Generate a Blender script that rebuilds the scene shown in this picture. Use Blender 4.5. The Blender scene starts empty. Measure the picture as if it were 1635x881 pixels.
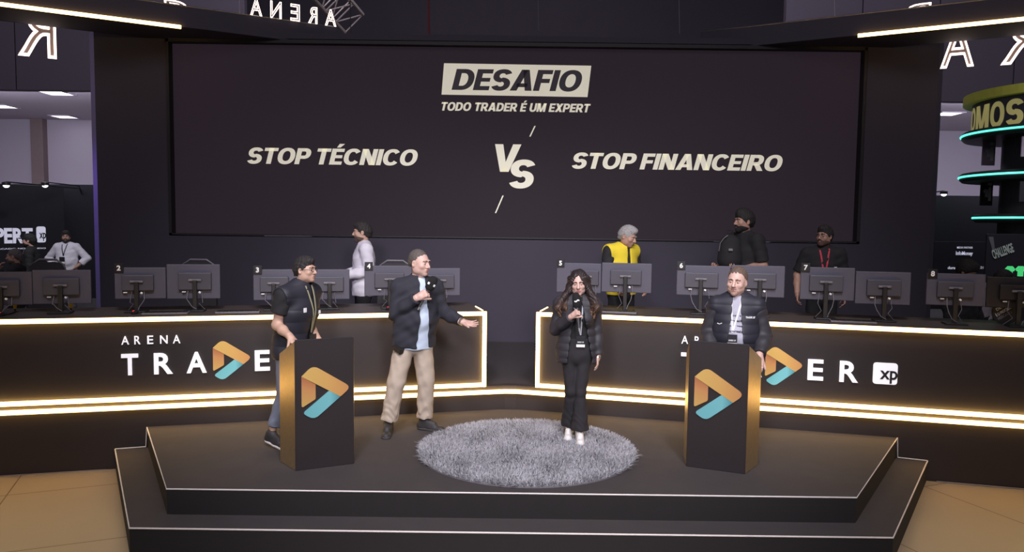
import bpy, bmesh, math, random
import numpy as np
from mathutils import Vector, Matrix, Euler
random.seed(7)
PI = math.pi
C = bpy.context.scene.collection
SC = bpy.context.scene

# ------------------------------------------------------------------ camera
PITCH, ROLL, FOC, CAMH = math.radians(4.04), math.radians(0.72), 1200.0, 2.4
cd = bpy.data.cameras.new('camera')
cam = bpy.data.objects.new('camera', cd)
C.objects.link(cam)
cd.sensor_width = 36.0
cd.lens = 36.0 * FOC / 1635.0
cd.clip_end = 200
_fw = Vector((0, math.cos(PITCH), -math.sin(PITCH)))
_up = Vector((0, math.sin(PITCH), math.cos(PITCH)))
_rt = Vector((1, 0, 0))
_r2 = _rt * math.cos(ROLL) + _up * math.sin(ROLL)
_u2 = -_rt * math.sin(ROLL) + _up * math.cos(ROLL)
cam.matrix_world = Matrix(((_r2.x, _u2.x, -_fw.x, 0), (_r2.y, _u2.y, -_fw.y, 0), (_r2.z, _u2.z, -_fw.z, CAMH), (0, 0, 0, 1)))
SC.camera = cam


def at(px, py, Y):
    """the point at depth Y that the photograph shows at px, py"""
    d = _fw + _r2 * ((px - 817.5) / FOC) - _u2 * ((py - 440.5) / FOC)
    t = Y / d.y
    return Vector((d.x * t, Y, CAMH + d.z * t))


# ------------------------------------------------------------------ world, exposure, large lights
w = bpy.data.worlds.new('hall_air')
SC.world = w
w.use_nodes = True
w.node_tree.nodes['Background'].inputs[0].default_value = (0.80, 0.72, 1.0, 1)
w.node_tree.nodes['Background'].inputs[1].default_value = 0.10
SC.view_settings.view_transform = 'Standard'
SC.view_settings.look = 'None'
SC.view_settings.gamma = 1
SC.view_settings.use_curve_mapping = False
SC.view_settings.exposure = 0.0


def aim(o, target):
    d = Vector(target) - o.location
    o.rotation_euler = d.to_track_quat('-Z', 'Y').to_euler()


def area(name, loc, target, sx, sy, power, col=(1, 1, 1)):
    l = bpy.data.lights.new(name, 'AREA')
    l.shape = 'RECTANGLE'
    l.size, l.size_y, l.energy, l.color = sx, sy, power, col
    o = bpy.data.objects.new(name, l)
    C.objects.link(o)
    o.location = loc
    aim(o, target)
    return o


def spot(name, loc, target, power, angle, blend, col=(1, 1, 1), r=0.2):
    l = bpy.data.lights.new(name, 'SPOT')
    l.energy, l.spot_size, l.spot_blend, l.color, l.shadow_soft_size = power, math.radians(angle), blend, col, r
    o = bpy.data.objects.new(name, l)
    C.objects.link(o)
    o.location = loc
    aim(o, target)
    return o


area('stage_wash', (0, 2.2, 7.6), (0, 9.5, 2.2), 9, 2.5, 210, (1.0, 0.93, 1.0))
spot('front_spot', (-1.2, -1.6, 4.9), (-.2, 6.9, 1.3), 1350, 40, .6, (1, .95, 1), .6)
spot('front_spot_east', (1.6, -1.4, 5.3), (.4, 6.9, 1.3), 1350, 40, .6, (1, .95, 1), .6)
spot('stage_spot', (0, 1.0, 7.6), (0, 6.7, .9), 700, 50, .55, (1, .95, 1), .5)
spot('stage_spot_west', (-1.6, 2.0, 8.2), (-2.0, 9.2, 1.6), 1150, 44, .7, (1, .94, 1), .5)
spot('stage_spot_east', (1.6, 2.0, 8.2), (2.1, 9.2, 1.6), 1150, 44, .7, (1, .94, 1), .5)
area('hall_fill_west', (-11, 10.0, 10.0), (-13, 20, 7.0), 6, 3, 270, (.92, .86, 1))  # added fill that lifts the west fascia, no fixture known here
area('hall_fill_east', (11, 10.0, 10.0), (13, 20, 7.0), 6, 3, 270, (.92, .86, 1))  # matching added fill for the east fascia
area('hall_fill_rear', (0, 15, 8.5), (0, 28, 9.0), 12, 2, 420, (.90, .84, 1))  # unseen extra light, added to lift the dark rear wall
spot('booth_fill_west', (-7.5, 11.8, 5.2), (-10.0, 16.8, 1.5), 520, 52, .8, (.95, .95, 1), .3)  # added fill to brighten the people in the west booth
spot('booth_fill_east', (8.2, 12.0, 5.2), (9.3, 15.0, 1.8), 300, 60, .8, (1, .95, 1), .3)  # added brightener for the east kiosk and the people near it
spot('floor_spot_west', (-6.0, 1.0, 6.5), (-4.3, 4.15, 0), 620, 33, 0.9, (1, .94, .84), .5)
spot('floor_spot_east', (6.0, 1.0, 6.5), (4.4, 4.15, 0), 620, 33, 0.9, (1, .94, .84), .5)
spot('purple_edge_light', (-9.0, 11.6, 3.2), (-6.1, 11.02, 2.4), 90, 50, 0.9, (.30, .16, 1.0), .1)
area('west_hall_light', (-13.5, 20, 5.4), (-13.5, 22, 3), 6, 4, 400, (.92, .90, 1))
area('east_hall_light', (14.0, 20, 5.4), (14.0, 22, 3), 6, 4, 400, (.92, .90, 1))

# ------------------------------------------------------------------ materials
MATS = {}


def mat(name, col, rough=0.6, metal=0.0, emit=None, estr=0.0, var=0.08, scale=8.0, bump=0.0, spec=0.5, bscale=None):
    if name in MATS:
        return MATS[name]
    m = bpy.data.materials.new(name)
    m.use_nodes = True
    nt = m.node_tree
    b = nt.nodes['Principled BSDF']
    b.inputs['Roughness'].default_value = rough
    b.inputs['Metallic'].default_value = metal
    b.inputs['Specular IOR Level'].default_value = spec
    tc = nt.nodes.new('ShaderNodeTexCoord')
    nz = nt.nodes.new('ShaderNodeTexNoise')
    nz.inputs['Scale'].default_value = scale
    nz.inputs['Detail'].default_value = 3
    nt.links.new(tc.outputs['Object'], nz.inputs['Vector'])
    mx = nt.nodes.new('ShaderNodeMix')
    mx.data_type = 'RGBA'
    nt.links.new(nz.outputs['Fac'], mx.inputs[0])
    mx.inputs[6].default_value = tuple(c * (1 - var) for c in col) + (1,)
    mx.inputs[7].default_value = tuple(min(1, c * (1 + var)) for c in col) + (1,)
    nt.links.new(mx.outputs[2], b.inputs['Base Color'])
    if emit:
        b.inputs['Emission Color'].default_value = tuple(emit) + (1,)
        b.inputs['Emission Strength'].default_value = estr
    if bump:
        n2 = nt.nodes.new('ShaderNodeTexNoise')
        n2.inputs['Scale'].default_value = bscale or scale * 4
        n2.inputs['Detail'].default_value = 4
        nt.links.new(tc.outputs['Object'], n2.inputs['Vector'])
        bp = nt.nodes.new('ShaderNodeBump')
        bp.inputs['Strength'].default_value = bump
        bp.inputs['Distance'].default_value = 0.02
        nt.links.new(n2.outputs['Fac'], bp.inputs['Height'])
        nt.links.new(bp.outputs['Normal'], b.inputs['Normal'])
    MATS[name] = m
    return m


def ramp_mat(name, axis, stops, rough=0.5, emit=0.0, wob=0.0):
    """a printed or dyed gradient along one object axis; stops = [(position in metres, colour)]"""
    if name in MATS:
        return MATS[name]
    m = bpy.data.materials.new(name)
    m.use_nodes = True
    nt = m.node_tree
    b = nt.nodes['Principled BSDF']
    b.inputs['Roughness'].default_value = rough
    tc = nt.nodes.new('ShaderNodeTexCoord')
    vm = nt.nodes.new('ShaderNodeVectorMath')
    vm.operation = 'DOT_PRODUCT'
    vm.inputs[1].default_value = axis
    nt.links.new(tc.outputs['Object'], vm.inputs[0])
    src = vm.outputs['Value']
    if wob:
        nz = nt.nodes.new('ShaderNodeTexNoise')
        nz.inputs['Scale'].default_value = 14
        nt.links.new(tc.outputs['Object'], nz.inputs['Vector'])
        ma = nt.nodes.new('ShaderNodeMath')
        ma.operation = 'MULTIPLY_ADD'
        nt.links.new(nz.outputs['Fac'], ma.inputs[0])
        ma.inputs[1].default_value = wob
        nt.links.new(src, ma.inputs[2])
        src = ma.outputs[0]
    a, z = stops[0][0], stops[-1][0]
    mr = nt.nodes.new('ShaderNodeMapRange')
    mr.inputs['From Min'].default_value = a
    mr.inputs['From Max'].default_value = z
    nt.links.new(src, mr.inputs['Value'])
    cr = nt.nodes.new('ShaderNodeValToRGB')
    el = cr.color_ramp.elements
    while len(el) < len(stops):
        el.new(0.5)
    for e, (p, c) in zip(el, stops):
        e.position = (p - a) / (z - a)
        e.color = tuple(c) + (1,)
    nt.links.new(mr.outputs['Result'], cr.inputs['Fac'])
    nt.links.new(cr.outputs['Color'], b.inputs['Base Color'])
    if emit:
        nt.links.new(cr.outputs['Color'], b.inputs['Emission Color'])
        b.inputs['Emission Strength'].default_value = emit
    MATS[name] = m
    return m


M_wall = mat('dark_wall_paint', (.042, .037, .056), .8, var=.06, scale=2)
M_panel = mat('counter_laminate', (.036, .030, .031), .42, var=.08, scale=3, bump=.02)
M_desk = mat('desk_laminate', (.07, .055, .05), .5)
M_plat = mat('platform_carpet', (.035, .03, .034), .95, bump=.1, scale=30)
M_stage = mat('stage_carpet', (.050, .043, .045), .92, var=.15, scale=6, bump=.08, bscale=200)
M_riser_shade = mat('stage_riser_shade', (.012, .010, .011), .85, var=.1)  # darker than the deck: the risers' shade is put into this colour
M_trim = mat('white_edge_trim', (.75, .70, .68), .5)
M_led = mat('warm_led', (.9, .8, .6), .5, emit=(1.0, .61, .19), estr=7.4)
M_ledcool = mat('neon_white', (.9, .85, .85), .5, emit=(1.0, .80, .68), estr=3.2)
M_green = mat('green_led', (.3, .9, .7), .5, emit=(.12, 1.0, .68), estr=1.5)
M_podium = mat('podium_laminate', (.026, .021, .023), .38, var=.06, scale=4)
M_bronze_sheen = mat('bronze_led_sheen', (.52, .40, .23), .36, metal=.85, var=.15, scale=30)  # bronze colour stands in for the warm strips' reflection on the lectern sides
M_white = mat('backlit_white', (.8, .8, .85), .5, emit=(.92, .92, 1.0), estr=.62)
M_cream = mat('screen_cream', (.5, .48, .42), .6, emit=(.78, .73, .58), estr=.54)
M_screen = mat('screen_black', (.010, .008, .010), .75, emit=(.030, .020, .029), estr=.55, spec=.25)
M_frame = mat('screen_frame', (.014, .012, .015), .6)
M_black = mat('black_plastic', (.012, .012, .014), .45)
M_mon = mat('monitor_plastic', (.072, .070, .102), .55, var=.05)
M_monin = mat('monitor_hump_plastic', (.055, .054, .075), .5, var=.05)
M_mondark = mat('black_monitor_plastic', (.016, .014, .016), .4)
M_tag = mat('number_plate', (.006, .006, .008), .5)
M_tagw = mat('number_white', (.85, .85, .87), .5)
M_cable = mat('grey_cable', (.16, .15, .17), .5)
M_plug = mat('white_plug', (.8, .8, .85), .4)
M_metal = mat('steel', (.5, .48, .46), .35, metal=.9)
M_hallpanel = mat('hall_fascia', (.085, .070, .095), .8, var=.05, scale=1)
M_halldark = mat('hall_dark', (.05, .042, .055), .9, var=.1, scale=1)
M_hallwhite = mat('hall_white', (.42, .38, .48), .8, var=.03, scale=1)
M_pillar = mat('hall_pillar', (.20, .15, .16), .8)
M_booth = mat('booth_black', (.010, .010, .014), .4, var=.1)
M_lamp = mat('ceiling_lamp', (1, 1, 1), .5, emit=(1, .98, 1), estr=3.0)
M_window = mat('daylit_pane', (.6, .55, .65), .3, emit=(.72, .62, .80), estr=.8)
M_yellow = mat('yellow_plastic', (.75, .52, .03), .5)
M_chair = mat('chair_mesh', (.03, .028, .032), .7)
M_edge_wash = mat('edge_purple_wash', (.25, .22, .42), .6)  # purple light along the wall edge, partly put into this colour


# ------------------------------------------------------------------ mesh helpers
def link(name, me, m=None, parent=None, smooth=False):
    o = bpy.data.objects.new(name, me)
    C.objects.link(o)
    if m is not None and not me.materials:
        for q in (m if isinstance(m, (list, tuple)) else [m]):
            me.materials.append(q)
    if parent:
        o.parent = parent
    if smooth:
        me.polygons.foreach_set('use_smooth', [True] * len(me.polygons))
    return o


def tag(o, label, cat, group=None, kind=None):
    o['label'] = label
    o['category'] = cat
    if group:
        o['group'] = group
    if kind:
        o['kind'] = kind
    return o


def struct(o):
    o['kind'] = 'structure'
    return o


def thing(name, label, cat, loc=(0, 0, 0), rz=0.0, group=None, scale=1.0):
    o = bpy.data.objects.new(name, None)
    C.objects.link(o)
    o.empty_display_size = .1
    o.location = loc
    o.rotation_euler = (0, 0, rz)
    o.scale = (scale,) * 3
    return tag(o, label, cat, group)


class MB:
    """collects shapes that become ONE mesh"""

    def __init__(s):
        s.bm = bmesh.new()

    def box(s, c, size, bevel=0.0, rot=None, seg=2):
        b = bmesh.new()
        bmesh.ops.create_cube(b, size=1)
        bmesh.ops.scale(b, vec=size, verts=b.verts)
        if bevel:
            bmesh.ops.bevel(b, geom=b.edges[:], offset=bevel, segments=seg, affect='EDGES', profile=.5)
        M = Matrix.Translation(c)
        if rot is not None:
            M = M @ (rot.to_4x4() if isinstance(rot, Matrix) else Euler(rot).to_matrix().to_4x4())
        s._add(b, M)
        return s

    def _add(s, b, M=None):
        if M is not None:
            bmesh.ops.transform(b, matrix=M, verts=b.verts)
        me = bpy.data.meshes.new('t')
        b.to_mesh(me)
        b.free()
        s.bm.from_mesh(me)
        bpy.data.meshes.remove(me)

    def mesh(s, me, M=None):
        b = bmesh.new()
        b.from_mesh(me)
        s._add(b, M)
        return s

    def tube(s, pts, r, n=8, closed=False, caps=True, rf=None):
        pts = [Vector(p) for p in pts]
        N = len(pts)
        rings = []
        prev = None
        for i, p in enumerate(pts):
            if closed:
                t = pts[(i + 1) % N] - pts[i - 1]
            else:
                t = pts[min(i + 1, N - 1)] - pts[max(i - 1, 0)]
            t.normalize()
            if prev is None:
                a = Vector((0, 0, 1)) if abs(t.z) < .9 else Vector((1, 0, 0))
                u = t.cross(a).normalized()
            else:
                u = (prev - t * prev.dot(t)).normalized()
            prev = u
            v = t.cross(u)
            rr = rf(i / max(1, N - 1)) * r if rf else r
            rings.append([s.bm.verts.new(p + (u * math.cos(2 * PI * k / n) + v * math.sin(2 * PI * k / n)) * rr) for k in range(n)])
        for i in range(N if closed else N - 1):
            A, B = rings[i], rings[(i + 1) % N]
            for k in range(n):
                s.bm.faces.new((A[k], A[(k + 1) % n], B[(k + 1) % n], B[k]))
        if caps and not closed:
            s.bm.faces.new(rings[0][::-1])
            s.bm.faces.new(rings[-1])
        return s

    def lathe(s, prof, n=24, c=(0, 0, 0), a0=0.0, a1=2 * PI, M=None):
        """prof = [(r, z)] turned about z"""
        full = abs(a1 - a0 - 2 * PI) < 1e-6
        b = bmesh.new()
        cols = []
        for k in range(n if full else n + 1):
            a = a0 + (a1 - a0) * k / n
            cols.append([b.verts.new((r * math.cos(a), r * math.sin(a), z)) for r, z in prof])
        m = len(cols)
        for k in range(m if full else m - 1):
            A, B = cols[k], cols[(k + 1) % m]
            for i in range(len(prof) - 1):
                b.faces.new((A[i], B[i], B[i + 1], A[i + 1]))
        bmesh.ops.remove_doubles(b, verts=b.verts, dist=1e-6)
        bmesh.ops.recalc_face_normals(b, faces=b.faces)
        s._add(b, Matrix.Translation(c) @ (M if M is not None else Matrix()))
        return s

    def prism(s, poly, d, M=None):
        """polygon in local x,z (counter-clockwise seen from -y) with thickness d towards +y"""
        b = bmesh.new()
        f = [b.verts.new((x, 0, z)) for x, z in poly]
        g = [b.verts.new((x, d, z)) for x, z in poly]
        b.faces.new(f)
        b.faces.new(g[::-1])
        n = len(poly)
        for i in range(n):
            b.faces.new((f[i], g[i], g[(i + 1) % n], f[(i + 1) % n]))
        bmesh.ops.recalc_face_normals(b, faces=b.faces)
        s._add(b, M)
        return s

    def slab(s, poly, z0, z1, M=None):
        """polygon in x,y between two heights"""
        b = bmesh.new()
        f = [b.verts.new((x, y, z0)) for x, y in poly]
        g = [b.verts.new((x, y, z1)) for x, y in poly]
        b.faces.new(f[::-1])
        b.faces.new(g)
        n = len(poly)
        for i in range(n):
            b.faces.new((f[i], f[(i + 1) % n], g[(i + 1) % n], g[i]))
        bmesh.ops.recalc_face_normals(b, faces=b.faces)
        s._add(b, M)
        return s

    def build(s, name, m=None, parent=None, smooth=False, bevel=0.0):
        if bevel:
            bmesh.ops.bevel(s.bm, geom=s.bm.edges[:], offset=bevel, segments=1, affect='EDGES')
        me = bpy.data.meshes.new(name)
        s.bm.to_mesh(me)
        s.bm.free()
        o = link(name, me, m, parent, smooth)
        if smooth:
            try:
                me.set_sharp_from_angle(angle=math.radians(40))
            except Exception:
                pass
        return o


def rnd_poly(pts, r, n=5):
    """round the corners of a polygon; r = one radius or one per corner"""
    out = []
    N = len(pts)
    for i in range(N):
        p, a, b = Vector(pts[i]), Vector(pts[i - 1]), Vector(pts[(i + 1) % N])
        rr = r[i] if isinstance(r, (list, tuple)) else r
        if rr <= 0:
            out.append(tuple(p))
            continue
        u, v = (a - p), (b - p)
        d = min(rr, u.length * .48, v.length * .48)
        s, e = p + u.normalized() * d, p + v.normalized() * d
        for k in range(n + 1):
            t = k / n
            out.append(tuple(s * (1 - t) ** 2 + p * 2 * t * (1 - t) + e * t * t))
    return out


CAPS = {}


def cap_height(bold):
    cu = bpy.data.curves.new('t', 'FONT')
    cu.body = 'E'
    cu.size = 1.0
    cu.offset = bold
    o = bpy.data.objects.new('t', cu)
    C.objects.link(o)
    me = bpy.data.meshes.new_from_object(o.evaluated_get(bpy.context.evaluated_depsgraph_get()))
    bpy.data.objects.remove(o)
    bpy.data.curves.remove(cu)
    ys = [v.co.y for v in me.vertices]
    bpy.data.meshes.remove(me)
    return max(ys) - min(ys), min(ys)


# heavy upright grotesque capitals, drawn as overlapping bars and bows in a box one unit high
def glyphs(T=.24, B=.20):
    def rect(a, b, c, d):
        return [(a, b), (c, b), (c, d), (a, d)]

    def ring(cx, cy, rx, ry, a0, a1, e=2.25, n=28):
        out = []
        P = []
        for i in range(n + 1):
            a = math.radians(a0 + (a1 - a0) * i / n)
            ca, sa = math.cos(a), math.sin(a)
            k = (abs(ca) ** e + abs(sa) ** e) ** (-1 / e)
            P.append(((cx + rx * ca * k, cy + ry * sa * k), (cx + (rx - T) * ca * k, cy + (ry - B) * sa * k)))
        for (o1, i1), (o2, i2) in zip(P, P[1:]):
            out.append([o1, o2, i2, i1] if a1 > a0 else [o2, o1, i1, i2])
        return out

    S = T * 1.12
    bowl = [rect(0, 0, T, 1), rect(T, 1 - B, .42, 1), rect(T, .34, .42, .34 + B)] + ring(.40, .67, .32, .33, -90, 90)
    g = {
        'E': (.62, [rect(0, 0, T, 1), rect(T, 0, .62, B), rect(T, .5 - B * .46, .58, .5 + B * .46), rect(T, 1 - B, .62, 1)]),
        'F': (.60, [rect(0, 0, T, 1), rect(T, .38, .56, .38 + B), rect(T, 1 - B, .60, 1)]),
        'T': (.68, [rect(.34 - T / 2, 0, .34 + T / 2, 1), rect(0, 1 - B, .68, 1)]),
        'I': (T, [rect(0, 0, T, 1)]),
        'O': (.86, ring(.43, .5, .43, .515, 0, 360, 2.25, 44)),
        'C': (.80, ring(.42, .5, .42, .515, 38, 322, 2.25, 40)),
        'D': (.78, [rect(0, 0, T, 1), rect(T, 0, .36, B), rect(T, 1 - B, .36, 1)] + ring(.34, .5, .44, .5, -90, 90)),
        'P': (.72, bowl),
        'R': (.76, bowl + [[(.52, 0), (.80, 0), (.56, .40), (.28, .40)]]),
        'S': (.72, ring(.36, .70, .36, .315, 22, 270, 2.2) + ring(.36, .30, .36, .315, 90, -158, 2.2)),
        'A': (.86, [[(0, 0), (S, 0), (.43 + .10, 1), (.43 - .15, 1)], [(.86 - S, 0), (.86, 0), (.43 + .15, 1), (.43 - .10, 1)], rect(.22, .17, .64, .17 + B * .9)]),
        'V': (.86, [[(0, 1), (.43 - .14, 0), (.43 + .09, 0), (S, 1)], [(.86 - S, 1), (.43 - .09, 0), (.43 + .14, 0), (.86, 1)]]),
        'N': (.78, [rect(0, 0, T, 1), rect(.78 - T, 0, .78, 1), [(.78 - T - .06, 0), (.78, 0), (T + .06, 1), (0, 1)]]),
        'M': (.96, [rect(0, 0, T, 1), rect(.96 - T, 0, .96, 1), [(.38, 0), (.56, 0), (T + .08, 1), (0, 1)], [(.40, 0), (.58, 0), (.96, 1), (.96 - T - .08, 1)]]),
        'U': (.76, [rect(0, .36, T, 1), rect(.76 - T, .36, .76, 1)] + ring(.38, .38, .38, .395, 180, 360)),
        'X': (.82, [[(0, 0), (S + .02, 0), (.82, 1), (.82 - S - .02, 1)], [(.82 - S - .02, 0), (.82, 0), (S + .02, 1), (0, 1)]]),
    }
    g['\u00c9'] = (.62, g['E'][1] + [[(.20, 1.07), (.38, 1.07), (.56, 1.30), (.30, 1.30)]])
    return g


GLYPHS = glyphs()


def heavy_text(s, cap, width, shear=.2, depth=.003, gap=.05, space=.24):
    V, F = [], []
    x = 0.0
    for ch in s:
        if ch == ' ':
            x += space
            continue
        wd, polys = GLYPHS[ch]
        for p in polys:
            F.append(list(range(len(V), len(V) + len(p))))
            V += [(x + a + shear * b, b) for a, b in p]
        x += wd + gap
    V = np.array(V)
    x0, x1 = V[:, 0].min(), V[:, 0].max()
    k = width / (x1 - x0)
    n = len(V)
    X, Z = (V[:, 0] - x0) * k, V[:, 1] * cap
    vs = [(a, -depth, b) for a, b in zip(X, Z)]
    me = bpy.data.meshes.new('lettering')
    me.from_pydata(vs, [], F)
    me.update()
    return me


def text_mesh(s, cap=1.0, width=None, bold=0.0, shear=0.0, depth=0.004, spacing=1.0, outline=0.0, align='LEFT'):
    """flat lettering in the x,z plane facing -y, baseline at z=0, starting at x=0"""
    cu = bpy.data.curves.new('t', 'FONT')
    cu.body = s
    cu.size = 1.0
    cu.offset = bold
    cu.shear = shear
    cu.space_character = spacing
    cu.resolution_u = 4
    if outline:
        cu.fill_mode = 'NONE'
        cu.bevel_depth = outline
        cu.bevel_resolution = 1
    else:
        cu.extrude = .001
    o = bpy.data.objects.new('t', cu)
    C.objects.link(o)
    dg = bpy.context.evaluated_depsgraph_get()
    me = bpy.data.meshes.new_from_object(o.evaluated_get(dg))
    bpy.data.objects.remove(o)
    bpy.data.curves.remove(cu)
    n = len(me.vertices)
    co = np.zeros(n * 3)
    me.vertices.foreach_get('co', co)
    co = co.reshape(-1, 3)
    kb = round(bold, 4)
    if kb not in CAPS:
        CAPS[kb] = None
        CAPS[kb] = cap_height(bold)
    H0, yb = CAPS[kb] if CAPS[kb] else (1.0, 0.0)
    co[:, 1] -= yb
    x0 = co[:, 0].min()
    wd = co[:, 0].max() - x0
    sx = (width / wd) if width else cap / H0
    out = np.zeros_like(co)
    out[:, 0] = (co[:, 0] - x0) * sx
    out[:, 2] = co[:, 1] * cap / H0
    zs = co[:, 2]
    if outline:
        out[:, 1] = -zs * cap / H0
    else:
        out[:, 1] = np.where(zs > 0, -depth, 0.0)
    me.vertices.foreach_set('co', out.reshape(-1))
    me.update()
    return me


def put_text(name, s, m, parent, loc, cap, width=None, rz=0.0, mirror=False, **kw):
    me = text_mesh(s, cap, width, **kw)
    if mirror:
        me.transform(Matrix.Diagonal((-1, 1, 1, 1)))
        me.flip_normals()
    me.name = name
    o = link(name, me, m, parent)
    o.location = loc
    o.rotation_euler = (0, 0, rz)
    return o


# ------------------------------------------------------------------ the hall
def floor_mat():
    m = mat('beige_tile', (.38, .30, .215), .45, var=.06, scale=1.5)
    nt = m.node_tree
    b = nt.nodes['Principled BSDF']
    old = b.inputs['Base Color'].links[0].from_socket
    tc = nt.nodes.new('ShaderNodeTexCoord')
    mp = nt.nodes.new('ShaderNodeMapping')
    mp.inputs['Rotation'].default_value = (0, 0, math.radians(-22))
    mp.inputs['Location'].default_value = (.35, .3, 0)
    nt.links.new(tc.outputs['Object'], mp.inputs['Vector'])
    br = nt.nodes.new('ShaderNodeTexBrick')
    br.offset = 0
    br.inputs['Scale'].default_value = 1.0
    br.inputs['Brick Width'].default_value = 1.3
    br.inputs['Row Height'].default_value = 1.3
    br.inputs['Mortar Size'].default_value = .006
    br.inputs['Mortar Smooth'].default_value = .2
    br.inputs['Color1'].default_value = br.inputs['Color2'].default_value = (1, 1, 1, 1)
    br.inputs['Mortar'].default_value = (.35, .3, .28, 1)
    nt.links.new(mp.outputs['Vector'], br.inputs['Vector'])
    mx = nt.nodes.new('ShaderNodeMix')
    mx.data_type = 'RGBA'
    mx.blend_type = 'MULTIPLY'
    mx.inputs[0].default_value = 1
    nt.links.new(old, mx.inputs[6])
    nt.links.new(br.outputs['Color'], mx.inputs[7])
    nt.links.new(mx.outputs[2], b.inputs['Base Color'])
    return m


struct(MB().box((0, 12, -.05), (44, 32, .1)).build('floor', floor_mat()))
struct(MB().box((0, 28.1, 6), (44, .2, 12)).build('wall_back', M_halldark))
struct(MB().box((0, 12, 11.1), (44, 34, .2)).build('ceiling', M_halldark))
# the mezzanine fascia and the white lit ceilings and walls under it, both sides of the screen wall
for nm, sx, xa, xb in (('west', -1, -21, -7.0), ('east', 1, 7.0, 21)):
    xc, wx = (xa + xb) / 2, xb - xa
    m = MB()
    xs = np.linspace(xa, xb, 8)
    for i in range(7):
        m.box(((xs[i] + xs[i + 1]) / 2, 20, 8.35), (xs[i + 1] - xs[i] - .03, .2, 5.3), .01)
    struct(m.build('trim_fascia_' + nm, M_hallpanel))
    struct(MB().box((xc, 23.15, 5.8), (wx, 6.0, .12)).build('ceiling_' + nm, M_hallwhite))
    struct(MB().box((xc, 26.2, 3.0), (wx, .15, 5.6)).build('wall_' + nm, M_hallwhite))
struct(MB().box(at(63, 240, 26.0) * 1.0 + Vector((0, 0, -.5)), (.42, .3, 4.4), .02).build('trim_pillar', M_pillar))


def ceiling_lamp(px, py, label, wx=.8, wy=.8):
    Y = 3.34 * FOC / (352 - py) if py < 352 else 20
    Y = min(Y, 25.5)
    p = at(px, py, Y)
    t = thing('ceiling_light', label, 'light', (p.x, p.y, 5.735), 0, 'square ceiling lights in the lit hall')
    m = MB()
    for dx, dy, ax, ay in ((0, wy / 2, wx + .06, .04), (0, -wy / 2, wx + .06, .04), (wx / 2, 0, .04, wy + .06), (-wx / 2, 0, .04, wy + .06)):
        m.box((dx, dy, -.015), (ax, ay, .03))
    m.build('frame', M_hallwhite, t)
    MB().box((0, 0, -.01), (wx, wy, .015)).build('diffuser', M_lamp, t)


ceiling_lamp(90, 156, 'square ceiling light nearest the fascia above the white shirted man', .65, .65)
ceiling_lamp(3, 178, 'square ceiling light cut by the left edge of the photo', .65, .65)
ceiling_lamp(103, 193, 'farther square ceiling light above the man with hands on hips', .65, .65)
ceiling_lamp(1513, 171, 'square ceiling light just right of the screen wall', .65, .65)
# bright panes high up on the right
for i, (a, b) in enumerate(((1519, 1566), (1573, 1622), (1629, 1660))):
    p, q = at(a, -30, 27.9), at(b, 9, 27.9)
    o = MB().box(((p.x + q.x) / 2, 27.95, (p.z + q.z) / 2), (q.x - p.x, .06, abs(p.z - q.z))).build('window_%d' % (i + 1), M_window)
    struct(o)
    f = MB()
    for x in (p.x, q.x):
        f.box((x, 27.9, (p.z + q.z) / 2), (.06, .1, abs(p.z - q.z)))
    f.box(((p.x + q.x) / 2, 27.9, min(p.z, q.z)), (q.x - p.x, .1, .06))
    f.build('window_frame', M_halldark, o)

# ------------------------------------------------------------------ screen wall
WY = 11.0
ZT = 5.08
sx0, sx1, sz0, sz1 = -4.97, 5.02, 2.19, 4.93
for nm, x0, x1, z0, z1 in (('wall_left', -6.05, sx0 - .04, 0, ZT), ('wall_right', sx1 + .055, 6.1, 0, ZT), ('wall_lower', sx0 - .04, sx1 + .055, 0, sz0 - .035), ('wall_upper', sx0 - .04, sx1 + .055, sz1 + .065, ZT)):
    struct(MB().box(((x0 + x1) / 2, WY + .25, (z0 + z1) / 2), (x1 - x0, .5, z1 - z0)).build(nm, M_wall))
struct(MB().slab([(-6.05, WY), (-6.19, WY + .14), (-6.19, WY + .5), (-6.05, WY + .5)], 0, ZT).build('trim_west', M_edge_wash))
struct(MB().slab([(6.1, WY), (6.24, WY + .14), (6.24, WY + .5), (6.1, WY + .5)], 0, ZT).build('trim_east', M_wall))
scr = thing('led_screen', 'huge dark screen showing a cream debate title across the back wall', 'screen', (0, WY, 0))
MB().box(((sx0 + sx1) / 2, .16, (sz0 + sz1) / 2), (sx1 - sx0, .1, sz1 - sz0)).build('display', M_screen, scr)
f = MB()
for x in (sx0 - .02, sx1 + .02):
    f.box((x, .1, (sz0 + sz1) / 2 + .01), (.04, .25, sz1 - sz0 + .06))
f.box(((sx0 + sx1) / 2, .1, sz1 + .025), (sx1 - sx0 + .08, .25, .05))
f.box(((sx0 + sx1) / 2, .1, sz0 - .01), (sx1 - sx0 + .08, .25, .02))
f.build('bezel', M_frame, scr)
TY = WY + .108


def scr_text(s, x0, x1, ybase, ycap, m, shear=.2, dy=0.0, **kw):
    p, q = at(x0, ybase, TY), at(x1, ybase, TY)
    cap = at(x0, ycap, TY).z - p.z
    o = link('lettering', heavy_text(s, cap, q.x - p.x, shear, **kw), m, scr)
    o.location = (p.x, TY - WY - dy, p.z)


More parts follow.
